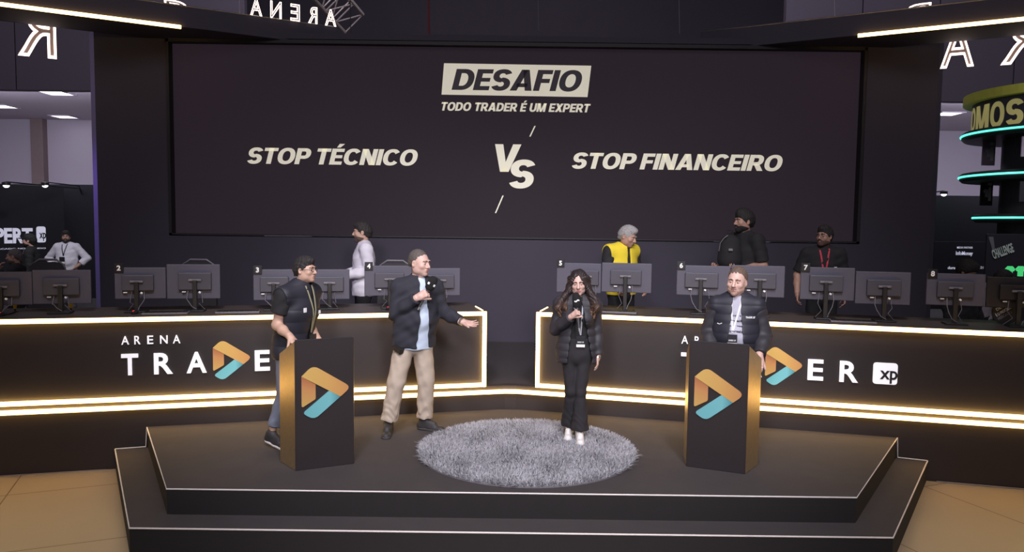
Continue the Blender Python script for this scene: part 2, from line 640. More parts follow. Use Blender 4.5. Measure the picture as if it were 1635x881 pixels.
q = [at(705, 151, TY), at(938, 155, TY), at(944, 105, TY), at(709, 101, TY)]
MB().prism([(v.x, v.z) for v in q], .003).build('title_plate', M_cream, scr).location = (0, TY - WY - .004, 0)
M_title = mat('screen_title_dark', (.02, .016, .02), .6, emit=(.03, .022, .03), estr=.4)
scr_text('DESAFIO', 721, 929, 143.5, 110, M_title, dy=.0045)
scr_text('TODO TRADER É UM EXPERT', 705, 943, 176.5, 163, M_cream, space=.34)
scr_text('STOP TÉCNICO', 395, 667, 261, 235.5, M_cream)
scr_text('STOP FINANCEIRO', 913, 1249, 269, 243.5, M_cream)
scr_text('V', 790, 832, 274, 230, M_cream, .12)
scr_text('S', 813, 854, 300, 255, M_cream, .12)
for a, b in (((846, 218), (854, 201)), ((791, 340), (803, 312))):
    p, r = at(*a, TY), at(*b, TY)
    MB().prism([(p.x - .008, p.z), (p.x + .012, p.z), (r.x + .012, r.z), (r.x - .008, r.z)], .003).build('slash', M_cream, scr).location = (0, TY - WY - .003, 0)

# ------------------------------------------------------------------ raised platform behind the desks
PLZ = 0.65
FRONT = lambda u: 8.0 - .25 * u
poly = [(-6.3, FRONT(6.3) + .1), (0, FRONT(0) + .12), (6.3, FRONT(6.3) + .1), (6.3, 10.98), (-6.3, 10.98)]
struct(MB().slab(poly, 0.02, PLZ).build('floor_platform', M_plat))

# ------------------------------------------------------------------ stage
stage = thing('stage', 'low dark two level stage with white edged steps in front of the desks', 'stage')
UP = [(-2.55, 5.466), (2.585, 5.466), (3.70, 7.062), (.12, 7.955), (-.12, 7.955), (-3.49, 7.11)]
LO = [(-2.70, 5.205), (2.735, 5.205), (3.96, 6.99), (3.70, 7.055), (-3.49, 7.105), (-3.765, 7.035)]
o = MB().slab(UP, .2, .4).build('upper_deck', [M_stage, M_riser_shade], stage)
for p in o.data.polygons:
    p.material_index = 0 if abs(p.normal.z) > .9 else 1
o = MB().slab(LO, 0, .2).build('lower_step', [M_stage, M_riser_shade], stage)
for p in o.data.polygons:
    p.material_index = 0 if abs(p.normal.z) > .9 else 1
t = .0065
tr = MB()
path = [(-3.49, 7.10, .3935), (-2.55, 5.466, .3935), (2.585, 5.466, .3935), (3.70, 7.06, .3935)]
tr.tube(path, t, 6)
tr.tube([(3.70, 7.055, .4), (3.71, 7.05, .21), (3.955, 6.985, .203)], t, 6)
tr.tube([(-3.49, 7.10, .4), (-3.50, 7.09, .21), (-3.76, 7.03, .203)], t, 6)
tr.build('deck_edge_trim', M_trim, stage)
MB().tube([(-3.765, 7.03, .2), (-2.70, 5.205, .2), (2.735, 5.205, .2), (3.96, 6.985, .2)], t, 6).build('step_edge_trim', M_trim, stage)

# ------------------------------------------------------------------ counters
ANG = math.atan(.25)
LEN = 6.6


def emblem(parent, loc, rz, size, glow, nm):
    """the folded ribbon triangle: three ribbons"""
    k = size / 305.0
    q = lambda pts: [((x - 150) * k, (488 - y) * k) for x, y in pts]
    e = bpy.data.objects.new('emblem', None)
    C.objects.link(e)
    e.parent = parent
    e.location = loc
    e.rotation_euler = (0, 0, rz)
    G = (.54, .36, .10)
    s = size
    M1 = ramp_mat('ribbon_top_%s' % nm, (1, 0, 0), [(0, G), (.5 * s, (.53, .31, .09)), (.9 * s, (.48, .23, .08))], emit=glow)
    M2 = ramp_mat('ribbon_side_%s' % nm, (.35, 0, 1), [(.28 * s, (.50, .31, .09)), (.62 * s, (.47, .22, .08)), (.84 * s, (.33, .11, .05))], emit=glow)
    M3 = ramp_mat('ribbon_base_%s' % nm, (1, 0, 0), [(0, (.13, .40, .44)), (.55 * s, (.15, .43, .47)), (.75 * s, (.06, .22, .26))], emit=glow)
    MB().prism(rnd_poly(q([(150, 422), (232, 375), (232, 287), (150, 234)]), [.05 * s, .03 * s, 0, 0]), .008).build('side_ribbon', M2, e)
    MB().prism(rnd_poly(q([(155, 455), (222, 500), (380, 372), (312, 332)]), [.07 * s, .13 * s, 0, 0]), .009).build('base_ribbon', M3, e).location = (0, -.001, 0)
    MB().prism(rnd_poly(q([(150, 234), (380, 372), (445, 318), (218, 170)]), [0, .02 * s, .16 * s, .14 * s]), .010).build('top_ribbon', M1, e).location = (0, -.002, 0)
    return e


def counter(s):
    side = 'left' if s < 0 else 'right'
    u0 = .29
    lab = {-1: 'long dark desk counter behind the left lectern, outlined in warm light strips',
           1: 'long dark desk counter behind the right lectern, outlined in warm light strips'}[s]
    t = thing('counter', lab, 'counter', (s * u0, FRONT(u0), 0), -s * ANG, 'mirrored trading desks')
    X = lambda a, b: (min(s * a, s * b), max(s * a, s * b))
    xa, xb = X(0, LEN)
    xc = (xa + xb) / 2
    MB().box((xc, .06, 1.06), (LEN, .10, .80), .004).build('front_panel', M_panel, t)
    MB().box((xc, .47, 1.445), (LEN, .92, .03), .003).build('desk_top', M_desk, t)
    MB().box((s * .03, .50, 1.05), (.05, .80, .76), .004).build('end_panel', M_panel, t)
    r = .022
    y = -.036
    zt, zb = 1.442, .68
    MB().tube([(s * LEN, y, zt), (s * .002, y, zt)], r, 10).build('led_strip', M_led, t, True)
    MB().tube([(s * .002, y, zt + .02), (s * .002, y, zb - .02)], r, 10).build('led_strip', M_led, t, True)
    MB().tube([(s * LEN, y, zb), (s * .002, y, zb)], r, 10).build('led_strip', M_led, t, True)
    MB().tube([(s * .002, .07, zt + .02), (s * .002, .46, zt + .02)], .007, 8).build('led_strip', M_led, t, True)

    def L(px, py):
        """pixel on the counter front -> local x, z"""
        d = _fw + _r2 * ((px - 817.5) / FOC) - _u2 * ((py - 440.5) / FOC)
        k = 8.0 / (d.y + .25 * s * d.x)
        p = Vector((d.x * k - s * u0, d.y * k - FRONT(u0), 0))
        return p.x * math.cos(ANG) - s * p.y * math.sin(ANG), CAMH + d.z * k

    o = (0 if s < 0 else 0)
    pa = {-1: [('ARENA', (194, 550), (288, 548), 1.0)], 1: [('ARENA', (1088, 545), (1184, 549), 1.0)]}[s]
    for st, a, b, _ in pa:
        x0, z0 = L(*a)
        x1, _z = L(*b)
        for i, ch in enumerate(st):
            cw = .066
            put_text('letter', ch, M_white, t, (x0 + (x1 - x0 - cw) * i / 4, .004, 1.200), .080, cw if ch in 'AN' else .052, bold=.004, depth=.012)
    big = {-1: [('T', 194, 221), ('R', 246, 276), ('A', 298, 330), ('E', 407, 431), ('R', 457, 486)],
           1: [('T', 1087, 1115), ('R', 1137, 1165), ('A', 1187, 1217), ('E', 1290, 1315), ('R', 1341, 1371)]}[s]
    for ch, a, b in big:
        x0, _z = L(a, 580)
        x1, _z = L(b, 580)
        put_text('letter', ch, M_white, t, (x0, .004, .905), .205, x1 - x0, bold=.022, depth=.016)
    ea = {-1: 340, 1: 1222}[s]
    x0, _z = L(ea, 580)
    emblem(t, (x0, .003, .833), 0, .375, .42, 'counter')
    xa_, xb_ = {-1: (512, 552), 1: (1394, 1433)}[s]
    x0, _z = L(xa_, 597)
    x1, _z = L(xb_, 597)
    bz, h = .905, .205
    pl = MB().prism(rnd_poly([(0, 0), (x1 - x0, 0), (x1 - x0, h), (0, h)], .03), .012).build('logo_tile', M_white, t)
    pl.location = (x0, -.002, bz)
    put_text('lettering', 'xp', M_panel, pl, ((x1 - x0) * .28, -.002, .048), .125, (x1 - x0) * .72, bold=.02, depth=.004)
    return t


counter(-1)
counter(1)
# the shared plinth below both desks
pl = thing('plinth', 'dark angled plinth under the desks with one continuous warm light strip', 'plinth')
xo = 6.6
body = [(-xo, FRONT(xo)), (-.06, FRONT(.06)), (.06, FRONT(.06)), (xo, FRONT(xo)), (xo, FRONT(xo) + .11), (0, 8.11), (-xo, FRONT(xo) + .11)]
MB().slab(body, 0, .655).build('body', M_panel, pl)
MB().tube([(-xo, FRONT(xo) - .036, .598), (-.06, FRONT(.06) - .036, .598), (.06, FRONT(.06) - .036, .598), (xo, FRONT(xo) - .036, .598)], .022, 10).build('led_strip', M_led, pl, True)
M_edging = mat('edging', (.28, .25, .25), .5)
MB().tube([(4.05, FRONT(4.05) - .012, .006), (xo, FRONT(xo) - .012, .006)], .006, 5).build('floor_edging', M_edging, pl)
MB().tube([(-xo, FRONT(xo) - .012, .004), (-3.85, FRONT(3.85) - .012, .004)], .004, 5).build('floor_edging', M_edging, pl)
# ------------------------------------------------------------------ lecterns
def lectern(loc, ang, label, s):
    t = thing('lectern', label, 'lectern', loc, ang, 'pair of lecterns on the stage')
    w_, dep, spl, hf, hb = .47, .30, .075, 1.05, .905
    b = bmesh.new()
    # local: x along the front face, y to the back; the front-outer bottom corner is the origin
    x0, x1 = (0, w_) if s < 0 else (-w_, 0)
    P = [(x0, 0), (x1, 0), (x1 + spl, dep), (x0 - spl, dep)]
    lo = [b.verts.new((x, y, 0)) for x, y in P]
    hi = [b.verts.new((x, y, hf if y == 0 else hb)) for x, y in P]
    b.faces.new(lo[::-1])
    b.faces.new(hi)
    for i in range(4):
        b.faces.new((lo[i], lo[(i + 1) % 4], hi[(i + 1) % 4], hi[i]))
    bmesh.ops.recalc_face_normals(b, faces=b.faces)
    bmesh.ops.bevel(b, geom=b.edges[:], offset=.004, segments=1, affect='EDGES')
    me = bpy.data.meshes.new('body')
    b.to_mesh(me)
    b.free()
    bo = link('body', me, [M_podium, M_bronze_sheen], t)
    for p in me.polygons:
        if abs(p.normal.x) > .8 and p.area > .05:
            p.material_index = 1
    # thin lip round the sloped reading surface
    lip = MB()
    lip.box(((x0 + x1) / 2, .018, hf - .002), (w_ - .01, .02, .012), .002)
    lip.build('reading_lip', M_black, t)
    emblem(t, (x0 + .05, -.009, .42), 0, .41, 0, 'lectern')
    return t


lectern((-1.71, 5.88, .4), math.atan2(.43, .9), 'dark lectern with folded ribbon emblem on the left of the stage', -1)
lectern((1.90, 5.94, .4), math.atan2(-.38, .9), 'dark lectern with folded ribbon emblem on the right of the stage', 1)

# ------------------------------------------------------------------ rug
def rug():
    t = thing('rug', 'round grey shaggy rug lying in the middle of the stage', 'rug', (.15, 6.50, .4))
    R_ = .945
    MB().lathe([(0, .018), (R_ - .02, .018), (R_, .012), (R_, 0.001), (0, .001)], 64).build('backing', mat('rug_backing', (.16, .15, .17), .95), t)
    rs = np.random.RandomState(3)
    N = 34000
    rad = R_ * np.sqrt(rs.rand(N)) * 1.0
    a = rs.rand(N) * 2 * PI
    bx, by = rad * np.cos(a), rad * np.sin(a)
    # clumps lean the same way
    gx = np.sin(bx * 9 + 1.3 * np.sin(by * 7)) + .6 * np.sin(by * 15 + bx * 4)
    gy = np.cos(by * 8 + 1.1 * np.sin(bx * 10)) + .6 * np.sin(bx * 17 - by * 3)
    ln = .030 + .014 * rs.rand(N)
    edge = np.clip((rad - R_ + .12) / .12, 0, 1)
    lx = gx * .010 + rs.randn(N) * .013 + edge * .02 * np.cos(a)
    ly = gy * .010 + rs.randn(N) * .013 + edge * .02 * np.sin(a)
    z0 = np.full(N, .012)
    th = rs.rand(N) * PI
    wx, wy = np.cos(th) * .0036, np.sin(th) * .0036
    V = np.zeros((N, 6, 3))
    hz = np.sqrt(np.maximum(ln ** 2 - lx ** 2 - ly ** 2, .0003))
    for j, (f, sc_, zz) in enumerate(((0, 1, 0), (.3, 1.0, .62), (1, .45, 1.0))):
        V[:, 2 * j, 0] = bx + lx * f - wx * sc_
        V[:, 2 * j, 1] = by + ly * f - wy * sc_
        V[:, 2 * j + 1, 0] = bx + lx * f + wx * sc_
        V[:, 2 * j + 1, 1] = by + ly * f + wy * sc_
        V[:, 2 * j, 2] = V[:, 2 * j + 1, 2] = z0 + hz * zz
    me = bpy.data.meshes.new('pile')
    base = (np.arange(N) * 6)[:, None]
    F = np.concatenate([base + [0, 1, 3, 2], base + [2, 3, 5, 4]], 0)
    me.vertices.add(N * 6)
    me.vertices.foreach_set('co', V.reshape(-1))
    me.loops.add(len(F) * 4)
    me.loops.foreach_set('vertex_index', F.reshape(-1).astype(np.int32))
    me.polygons.add(len(F))
    me.polygons.foreach_set('loop_start', (np.arange(len(F)) * 4).astype(np.int32))
    me.update()
    me.validate()
    o = link('pile', me, mat('rug_pile', (.40, .40, .44), .9, var=.26, scale=6), t)
    o['kind'] = 'stuff'


rug()

# ------------------------------------------------------------------ overhead beams and sign letters
BZ0, BZ1 = 4.97, 5.25


def beam(s):
    Pa, Pb = Vector((s * 2.62, 11.38)), Vector((s * 7.9, 8.42))
    if s > 0:
        Pa, Pb = Vector((2.75, 11.38)), Vector((8.0, 8.43))
    d = (Pb - Pa).normalized()
    n = Vector((-d.y, d.x)) if s < 0 else Vector((d.y, -d.x))
    if n.y < 0:
        n = -n
    t = thing('overhead_beam', 'dark slanting overhead beam with a warm light strip, %s end of the screen wall' % ('left' if s < 0 else 'right'), 'beam', (0, 0, 0), 0, 'overhead beams beside the screen')
    q = [Pa, Pb, Pb + n * .98, Pa + n * .98]
    MB().slab([(p.x, p.y) for p in q], BZ0 + .01, BZ1).build('body', M_frame if False else M_wall, t)
    # light strip only where the beam stands in front of the wall
    k0 = (abs(4.50) - abs(Pa.x)) / abs(d.x) if s < 0 else (4.62 - Pa.x) / d.x
    A, B = Pa + d * k0 - n * .0, Pb
    off = -n * .012
    MB().tube([(A.x + off.x, A.y + off.y, BZ0 + .0), (B.x + off.x, B.y + off.y, BZ0 + .0)], .024, 10).build('led_strip', M_led, t, True)
    r = MB().tube([(Pa.x, Pa.y, BZ1 + .008), (Pb.x, Pb.y, BZ1 + .008)], .008, 6)
    r.build('sign_rail', M_metal, t)
    return Pa, d, n, t


M_letter = mat('sign_letter_face', (.30, .24, .25), .5)


def neon_letter(ch, loc, h, wd, rz, label, mirror, parent=None, thick=.05):
    if parent is None:
        t = thing('sign_letter', label, 'letter', loc, rz, 'illuminated letters round the beams')
    else:
        t = None
    P = t or parent
    a = text_mesh(ch, h, wd, bold=0.0, depth=thick)
    b = text_mesh(ch, h, wd, bold=0.0, outline=.020)
    bb = np.zeros(len(b.vertices) * 3)
    b.vertices.foreach_get('co', bb)
    bb = bb.reshape(-1, 3)
    bb[:, 1] -= thick
    b.vertices.foreach_set('co', bb.reshape(-1))
    for me in (a, b):
        if mirror:
            me.transform(Matrix.Translation((wd, 0, 0)) @ Matrix.Diagonal((-1, 1, 1, 1)))
            me.flip_normals()
    if t:
        fo = link('letter_body', a, M_letter, t)
        no = link('neon_outline', b, M_ledcool, t)
    else:
        fo = link('letter', a, M_letter, parent)
        fo.location = loc
        fo.rotation_euler = (0, 0, rz)
        no = link('neon_outline', b, M_ledcool, fo)


PaL, dL, nL, bl = beam(-1)
PaR, dR, nR, br = beam(1)
rzL = math.atan2(-dL.y, -dL.x)
rzR = math.atan2(dR.y, dR.x)
# ARENA seen from behind on top of the left beam
sg = thing('arena_sign', 'glowing mirrored word sign standing on the left overhead beam', 'sign')


def on_beam(px, s, off=0.0):
    P, d, n = (PaL, dL, nL) if s < 0 else (PaR, dR, nR)
    a = P + n * off
    dr = _fw + _r2 * ((px - 817.5) / FOC) - _u2 * ((30 - 440.5) / FOC)
    # solve a + d*k on the ray x = y*dr.x/dr.y
    m = dr.x / dr.y
    k = (m * a.y - a.x) / (d.x - m * d.y)
    return a + d * k


for ch, a, b in (('A', 399, 418), ('N', 431, 449), ('E', 463, 478), ('R', 491, 506), ('A', 518, 536)):
    p, q = on_beam(a, -1), on_beam(b, -1)
    neon_letter(ch, (p.x, p.y, BZ1 + .012), .225, (q - p).length, rzL, '', True, sg, .03)
# hanging letters behind the beams
for ch, a, b, yb, yt, s, mir, lab in (
        ('R', 27, 89, 90, 8, -1, True, 'glowing mirrored letter hanging below the left overhead beam'),
        ('A', 1505, 1559, 107, 40, 1, False, 'glowing letter A hanging beside the right end of the screen wall'),
        ('R', 1601, 1662, 101, 30, 1, True, 'glowing mirrored letter cut by the right edge of the photo'),
        ('R', 1433, 1486, 46, 9, 1, True, 'glowing letter mostly hidden behind the right overhead beam, top showing'),
        ('R', 262, 312, 40, 4, -1, False, 'glowing letter mostly hidden behind the left overhead beam, tip showing')):
    p, q = on_beam(a, s, 1.08), on_beam(b, s, 1.08)
    zb, zt = at((a + b) / 2, yb, (p.y + q.y) / 2).z, at((a + b) / 2, yt, (p.y + q.y) / 2).z
    neon_letter(ch, (p.x, p.y, zb), zt - zb, (q - p).length, rzL if s < 0 else rzR, lab, mir, None, .05)

# truss, hanging cables
tru = thing('truss', 'grey lattice lighting truss reaching down at the top of the photo', 'truss')
A0, A1 = at(430, -115, 14.0), at(556, 28, 17.0)
ax = (A1 - A0).normalized()
sd = ax.cross(Vector((0, 1, 0))).normalized()
up_ = sd.cross(ax)
ch_ = MB()
lat = MB()
cor = [(-.28, -.22), (.28, -.22), (.28, .28), (-.28, .28)]
pt = lambda k, i: A0.lerp(A1, k) + sd * cor[i][0] + up_ * cor[i][1]
for i in range(4):
    ch_.tube([pt(0, i), pt(1, i)], .035, 6)
for k in range(7):
    for i in range(4):
        lat.tube([pt(k / 7, i), pt((k + 1) / 7, (i + 1) % 4)], .015, 5)
        lat.tube([pt((k + 1) / 7, i), pt((k + 1) / 7, (i + 1) % 4)], .015, 5)
ch_.build('chord', mat('truss_metal', (.30, .26, .24), .5, metal=.3), tru)
lat.build('lattice', mat('truss_metal', (.3, .26, .24)), tru)
for px, y0, Y, r, m, lab in ((685, 53, 13, .022, mat('red_cable', (.16, .02, .035), .6), 'dark red cable hanging above the screen wall'),
                             (860, 45, 13, .006, M_cable, 'thin wire hanging right of the red cable'),
                             (1085, 50, 13, .006, M_cable, 'thin wire hanging above the yellow vested man'),
                             (1333, 38, 11.3, .006, mat('pale_wire', (.4, .38, .4), .5), 'pale thin wire rising from the right overhead beam'),
                             (383, 33, 11.0, .006, mat('pale_wire', (.4, .38, .4), .5), 'pale thin wire rising left of the mirrored sign'),
                             (560, 52, 13, .008, M_black, 'black wire hanging from the lattice truss')):
    a, b = at(px, y0 + 4, Y), at(px - 4, -60, Y)
    tag(MB().tube([a, a.lerp(b, .5) + Vector((.01, 0, 0)), b, Vector((b.x, b.y, 11.0))], r, 6).build('hanging_cable', m), lab, 'cable', 'cables hanging from the hall ceiling')

# ------------------------------------------------------------------ desks: monitors, keyboards, cables, chairs
DZ = 1.461


def on_line(px, py, s, back=.5):
    """a point on the line parallel to the desk front, 'back' metres behind it"""
    d = _fw + _r2 * ((px - 817.5) / FOC) - _u2 * ((py - 440.5) / FOC)
    k = (8.0 + back) / (d.y + .25 * s * d.x)
    return Vector((d.x * k, d.y * k, CAMH + d.z * k))


def monitor(x0, x1, yt, yb, xs, s, label, num=None, tilt=0.0, dark=False, plug=True):
    P, Q, S_ = on_line(x0, yt, s), on_line(x1, yt, s), on_line(xs, yt, s)
    zt, zb = (P.z + on_line(x1, yt, s).z) / 2, on_line((x0 + x1) / 2, yb, s).z
    zt = on_line((x0 + x1) / 2, yt, s).z
    W, H = (Q - P).xy.length, zt - zb
    t = thing('monitor', label, 'monitor', (S_.x, S_.y, DZ), -s * ANG + tilt, 'monitors on the trading desks')
    off = ((P + Q) / 2 - S_).dot(Vector((math.cos(ANG), -s * math.sin(ANG), 0)))
    zc = (zt + zb) / 2 - DZ
    mm, mh = (M_mondark, M_mondark) if dark else (M_mon, M_monin)
    pm = MB().box((off, .02, zc), (W, .03, H), .006)
    pm.build('panel', mm, t)
    hp = MB().box((off * .25, -.012, zc + .005), (W * .62, .04, H * .50), .008)
    hp.build('rear_housing', mh, t)
    MB().box((off, .0365, zc), (W - .02, .004, H - .02)).build('display', M_black, t)
    st = MB().box((0, -.055, zc * .5 + .01), (.042, .03, zc + .02), .006)
    st.box((0, -.062, .008), (.20, .16, .014), .004)
    st.build('stand', M_black, t)
    br = MB().box((0, -.04, zc + .02), (.12, .03, .02), .003)
    br.build('bracket', M_cable, t)
    rs = random.Random(int(x0 * 7))
    a = rs.uniform(.06, .10) * rs.choice((-1, 1))
    cb = MB().tube([(a, -.014, zc - H * .25), (a * 1.1, -.05, zc - H * .5), (a * .9, -.06, zc * .35), (a * .4, -.07, .05), (.02, -.08, .02)], .004, 6)
    cb.tube([(-a * .8, -.014, zc - H * .27), (-a, -.04, zc - H * .6), (-a * .5, -.05, .08), (-a * 1.3, -.03, .012)], .003, 6)
    cb.build('cable', M_cable, t)
    if plug:
        MB().box((.045, -.045, zc - H * .30), (.022, .02, .018), .003, (0, .5, 0)).build('plug', M_plug, t)
        MB().box((-.11, -.02, zc - H * .29), (.035, .015, .010), .002).build('plug', M_plug, t)
    if num:
        np_ = MB().box((off - W / 2 + .045, -.004, zc + H / 2 - .004), (.086, .012, .088), .002).build('number_plate', M_tag, t)
        me = text_mesh(num, .052, None, bold=.035, depth=.003)
        xs_ = [v.co.x for v in me.vertices]
        o = link('digit', me, M_tagw, np_)
        o.location = (off - W / 2 + .045 - (max(xs_) + min(xs_)) / 2, -.0105, zc + H / 2 - .030)
    return t


L_, R_ = -1, 1
MON = [
    (-41, 50, 434, 487, 3, L_, 'monitor cut by the left edge of the photo', None, 0.0),
    (51, 144, 431, 485, 98, L_, 'large monitor below the standing man with hands on hips', None, 0.02),
    (182, 264, 427, 477, 219, L_, 'monitor with number plate 2', '2', 0.0),
    (265, 351, 422, 477, 312, L_, 'monitor just right of the one numbered 2', None, -0.03),
    (404, 478, 430, 479, 437, L_, 'monitor with number plate 3 beside the bare armed speaker', '3', 0.0),
    (479, 558, 430, 478, 526, L_, 'monitor right behind the bare armed speaker, next to the walking man', None, 0.0),
    (582, 658, 424, 472, 622, L_, 'monitor with number plate 4', '4', 0.0),
    (659, 735, 428, 472, 703, L_, 'monitor half hidden behind the speaker in a navy jacket', None, 0.0),
    (889, 960, 420, 467, 938, R_, 'monitor with number plate 5 behind the woman', '5', 0.0),
    (961, 1041, 420, 467, 1000, R_, 'monitor below the man in the yellow vest', None, 0.0),
    (1081, 1167, 424, 472, 1120, R_, 'monitor with number plate 6', '6', 0.0),
    (1168, 1254, 424, 474, 1214, R_, 'monitor behind the right lectern speaker and below the bearded man', None, 0.0),
    (1279, 1366, 427, 479, 1319, R_, 'monitor with number plate 7 below the man with red lanyard', '7', 0.0),
    (1367, 1456, 434, 486, 1412, R_, 'monitor just right of the one numbered 7', None, 0.03),
    (1481, 1575, 437, 488, 1525, R_, 'monitor with number plate 8', '8', 0.0),
    (1577, 1672, 443, 492, 1626, R_, 'black monitor cut by the right edge of the photo', None, 0.0),
]
for r in MON:
    monitor(*r[:8], tilt=r[8], dark=(r[0] == 1577), plug=(r[0] not in (479, 659, 889)))

for px, s, lab in ((265, L_, 'thin grey keyboard on the desk below the monitors by number 2'), (985, R_, 'thin grey keyboard on the desk below the monitor under the yellow vest'),
                   (1362, R_, 'thin grey keyboard on the desk below the monitors by number 7'), (380, L_, 'thin grey keyboard on the desk left of number 3')):
    p = on_line(px, 500, s, .24)
    t = thing('keyboard', lab, 'keyboard', (p.x, p.y, DZ), -s * ANG, 'keyboards on the trading desks')
    MB().box((0, 0, .008), (.42, .13, .016), .003).build('case', M_cable, t)
    k = MB()
    for i in range(14):
        for j in range(4):
            k.box((-.187 + i * .0288, -.042 + j * .028, .019), (.023, .022, .006))
    o = k.build('keys', M_black, t)
for px, s, lab in ((215, L_, 'small red lit mouse on the desk below number 2'), (620, L_, 'small red lit mouse on the desk below number 4'), (2, L_, 'small red lit mouse at the left edge of the photo')):
    p = on_line(px, 500, s, .28)
    t = thing('computer_mouse', lab, 'mouse', (p.x, p.y, DZ), 0, 'mice on the trading desks')
    MB().lathe([(0, 0), (.030, .002), (.032, .014), (.022, .028), (.008, .034), (0, .035)], 14).build('shell', M_black, t, True).scale = (1, 1.6, 1)
    MB().box((0, -.02, .030), (.012, .03, .012), .003).build('red_light', mat('red_glow', (.6, .02, .03), .5, emit=(1, .05, .06), estr=.6), t)
for px, lab in ((24, 'yellow tapered cup on the desk by the left edge'), (113, 'yellow tapered cup on the desk right of the nearest monitor stand')):
    p = on_line(px, 490, L_, .62)
    t = thing('paper_cup', lab, 'cup', (p.x, p.y, DZ), 0, 'yellow cups on the left desk')
    MB().lathe([(0, .03), (.012, .03), (.036, .17), (.033, .17), (.011, .035), (0, .035)], 18).build('cup_wall', M_yellow, t, True)
    MB().lathe([(0, .001), (.03, .001), (.03, .006), (.008, .01), (.008, .03), (0, .03)], 18).build('foot', M_black, t, True)


def office_chair(x, y, rz, label):
    t = thing('office_chair', label, 'chair', (x, y, PLZ), rz, 'office chairs behind the desks')
    MB().box((0, 0, .47), (.48, .46, .08), .03).build('seat', M_chair, t, True)
    b = MB()
    pts = rnd_poly([(-.23, .58), (.23, .58), (.20, 1.22), (-.20, 1.22)], .10)
    b.prism(pts, .05)
    o = b.build('backrest', M_chair, t)
    o.location = (0, .22, 0)
    MB().tube([(-.20, .24, .62), (-.19, .25, 1.19), (-.10, .25, 1.25), (.10, .25, 1.25), (.19, .25, 1.19), (.20, .24, .62)], .013, 8).build('back_frame', M_cable, t)
    MB().tube([(0, 0, .08), (0, 0, .44)], .028, 10).build('gas_lift', M_black, t)
    for k in range(5):
        a = 2 * PI * k / 5
        lg = MB().tube([(0, 0, .11), (.28 * math.cos(a), .28 * math.sin(a), .07)], .02, 6).build('leg', M_black, t)
        MB().lathe([(0, -.012), (.028, -.012), (.028, .012), (0, .012)], 12, (.29 * math.cos(a), .29 * math.sin(a), .030), M=Matrix.Rotation(PI / 2, 4, 'X')).build('caster', M_black, lg)
    for s in (-1, 1):
        MB().tube([(s * .22, .05, .46), (s * .28, .05, .50), (s * .28, .05, .66), (s * .28, -.12, .67)], .016, 6).build('armrest', M_black, t)


for px, py, Y, lab in ((303, 418, 9.0, 'office chair behind the monitor right of number 2'), (626, 416, 9.35, 'office chair with arched back behind number 4'),
                       (55, 424, 8.6, 'dark office chair behind the large left monitor')):
    p = at(px, py, Y)
    office_chair(p.x, p.y, .0, lab)

# ------------------------------------------------------------------ west hall: angled sign wall and booth
bo = struct(MB().box((-12.5, 19.6, 1.62), (12.0, .2, 3.25)).build('wall_booth_west', M_booth))
struct(MB().box((-13, 17.2, .15), (13, 5.0, .3)).build('floor_booth_west', M_plat))
sa = math.radians(52)
P0 = at(104, 380, 19.2)
sw = thing('sign_wall', 'black angled booth wall with large white lettering at the far left', 'sign', (P0.x, P0.y, .3), sa)
MB().box((-3.0, .08, 1.44), (6.0, .15, 2.88), .005).build('panel', M_booth, sw)


def on_sign(px, py):
    d = _fw + _r2 * ((px - 817.5) / FOC) - _u2 * ((py - 440.5) / FOC)
    n = Vector((-math.sin(sa), math.cos(sa), 0))
    k = (Vector((P0.x, P0.y, 0)).dot(n)) / (d.x * n.x + d.y * n.y)
    p = Vector((d.x * k, d.y * k, CAMH + d.z * k))
    u = (p - P0).dot(Vector((math.cos(sa), math.sin(sa), 0)))
    return u, p.z - .3


M_signw = mat('sign_white', (.75, .75, .85), .5, emit=(.80, .80, 1.0), estr=.30)
for st, a, b, c, d_, bl in (('EXPERT', -42, 52.5, 392, 366, .04), ('O MAIOR FESTIVAL DO MERCADO NO MUNDO', -110, 73, 403, 398, .01)):
    u0, z0 = on_sign(a, (c if a > -60 else 409))
    u1, z1 = on_sign(b, 388 if b < 60 else 397)
    zc = on_sign(b, d_ - (2 if b < 60 else 3))[1]
    put_text('lettering', st, M_signw, sw, (u0, -.004, z1), zc - z1, u1 - u0, bold=bl, depth=.01)
u0, z0 = on_sign(58.5, 387)
u1, z1 = on_sign(72.5, 361.5)
tl = MB().prism(rnd_poly([(0, 0), (u1 - u0, 0), (u1 - u0, z1 - z0), (0, z1 - z0)], .06), .01).build('logo_tile', M_signw, sw)
tl.location = (u0, -.008, z0)
put_text('lettering', 'xp', M_booth, tl, ((u1 - u0) * .30, -.002, .10), (z1 - z0) * .52, (u1 - u0) * .70, bold=.02, depth=.003)


def downlight(px, py, Y, label, pw=18):
    p = at(px, py, Y)
    t = thing('downlight', label, 'light', p, 0, 'small booth downlights')
    MB().lathe([(.07, .0), (.085, .0), (.085, .07), (0, .09), (0, .07), (.07, .06)], 16).build('housing', M_black, t)
    MB().lathe([(0, -.050), (.035, -.043), (.058, -.022), (.066, .004), (.066, .012), (0, .012)], 16).build('lens', M_lamp, t)
    MB().tube([(0, 0, .08), (0, 19.4 - Y, .06), (0, 19.53 - Y, -.12)], .015, 6).build('bracket', M_black, t)
    spot('downlight_beam', (p.x, p.y, p.z - .03), (p.x, p.y + .5, p.z - 1.5), pw, 70, .8, (.8, .85, 1), .05)


downlight(10, 296, 16.6, 'small bright downlight above the lettering at the far left', 26)
downlight(72, 296, 18.0, 'small bright downlight above the white shirted man with hands on hips', 10)

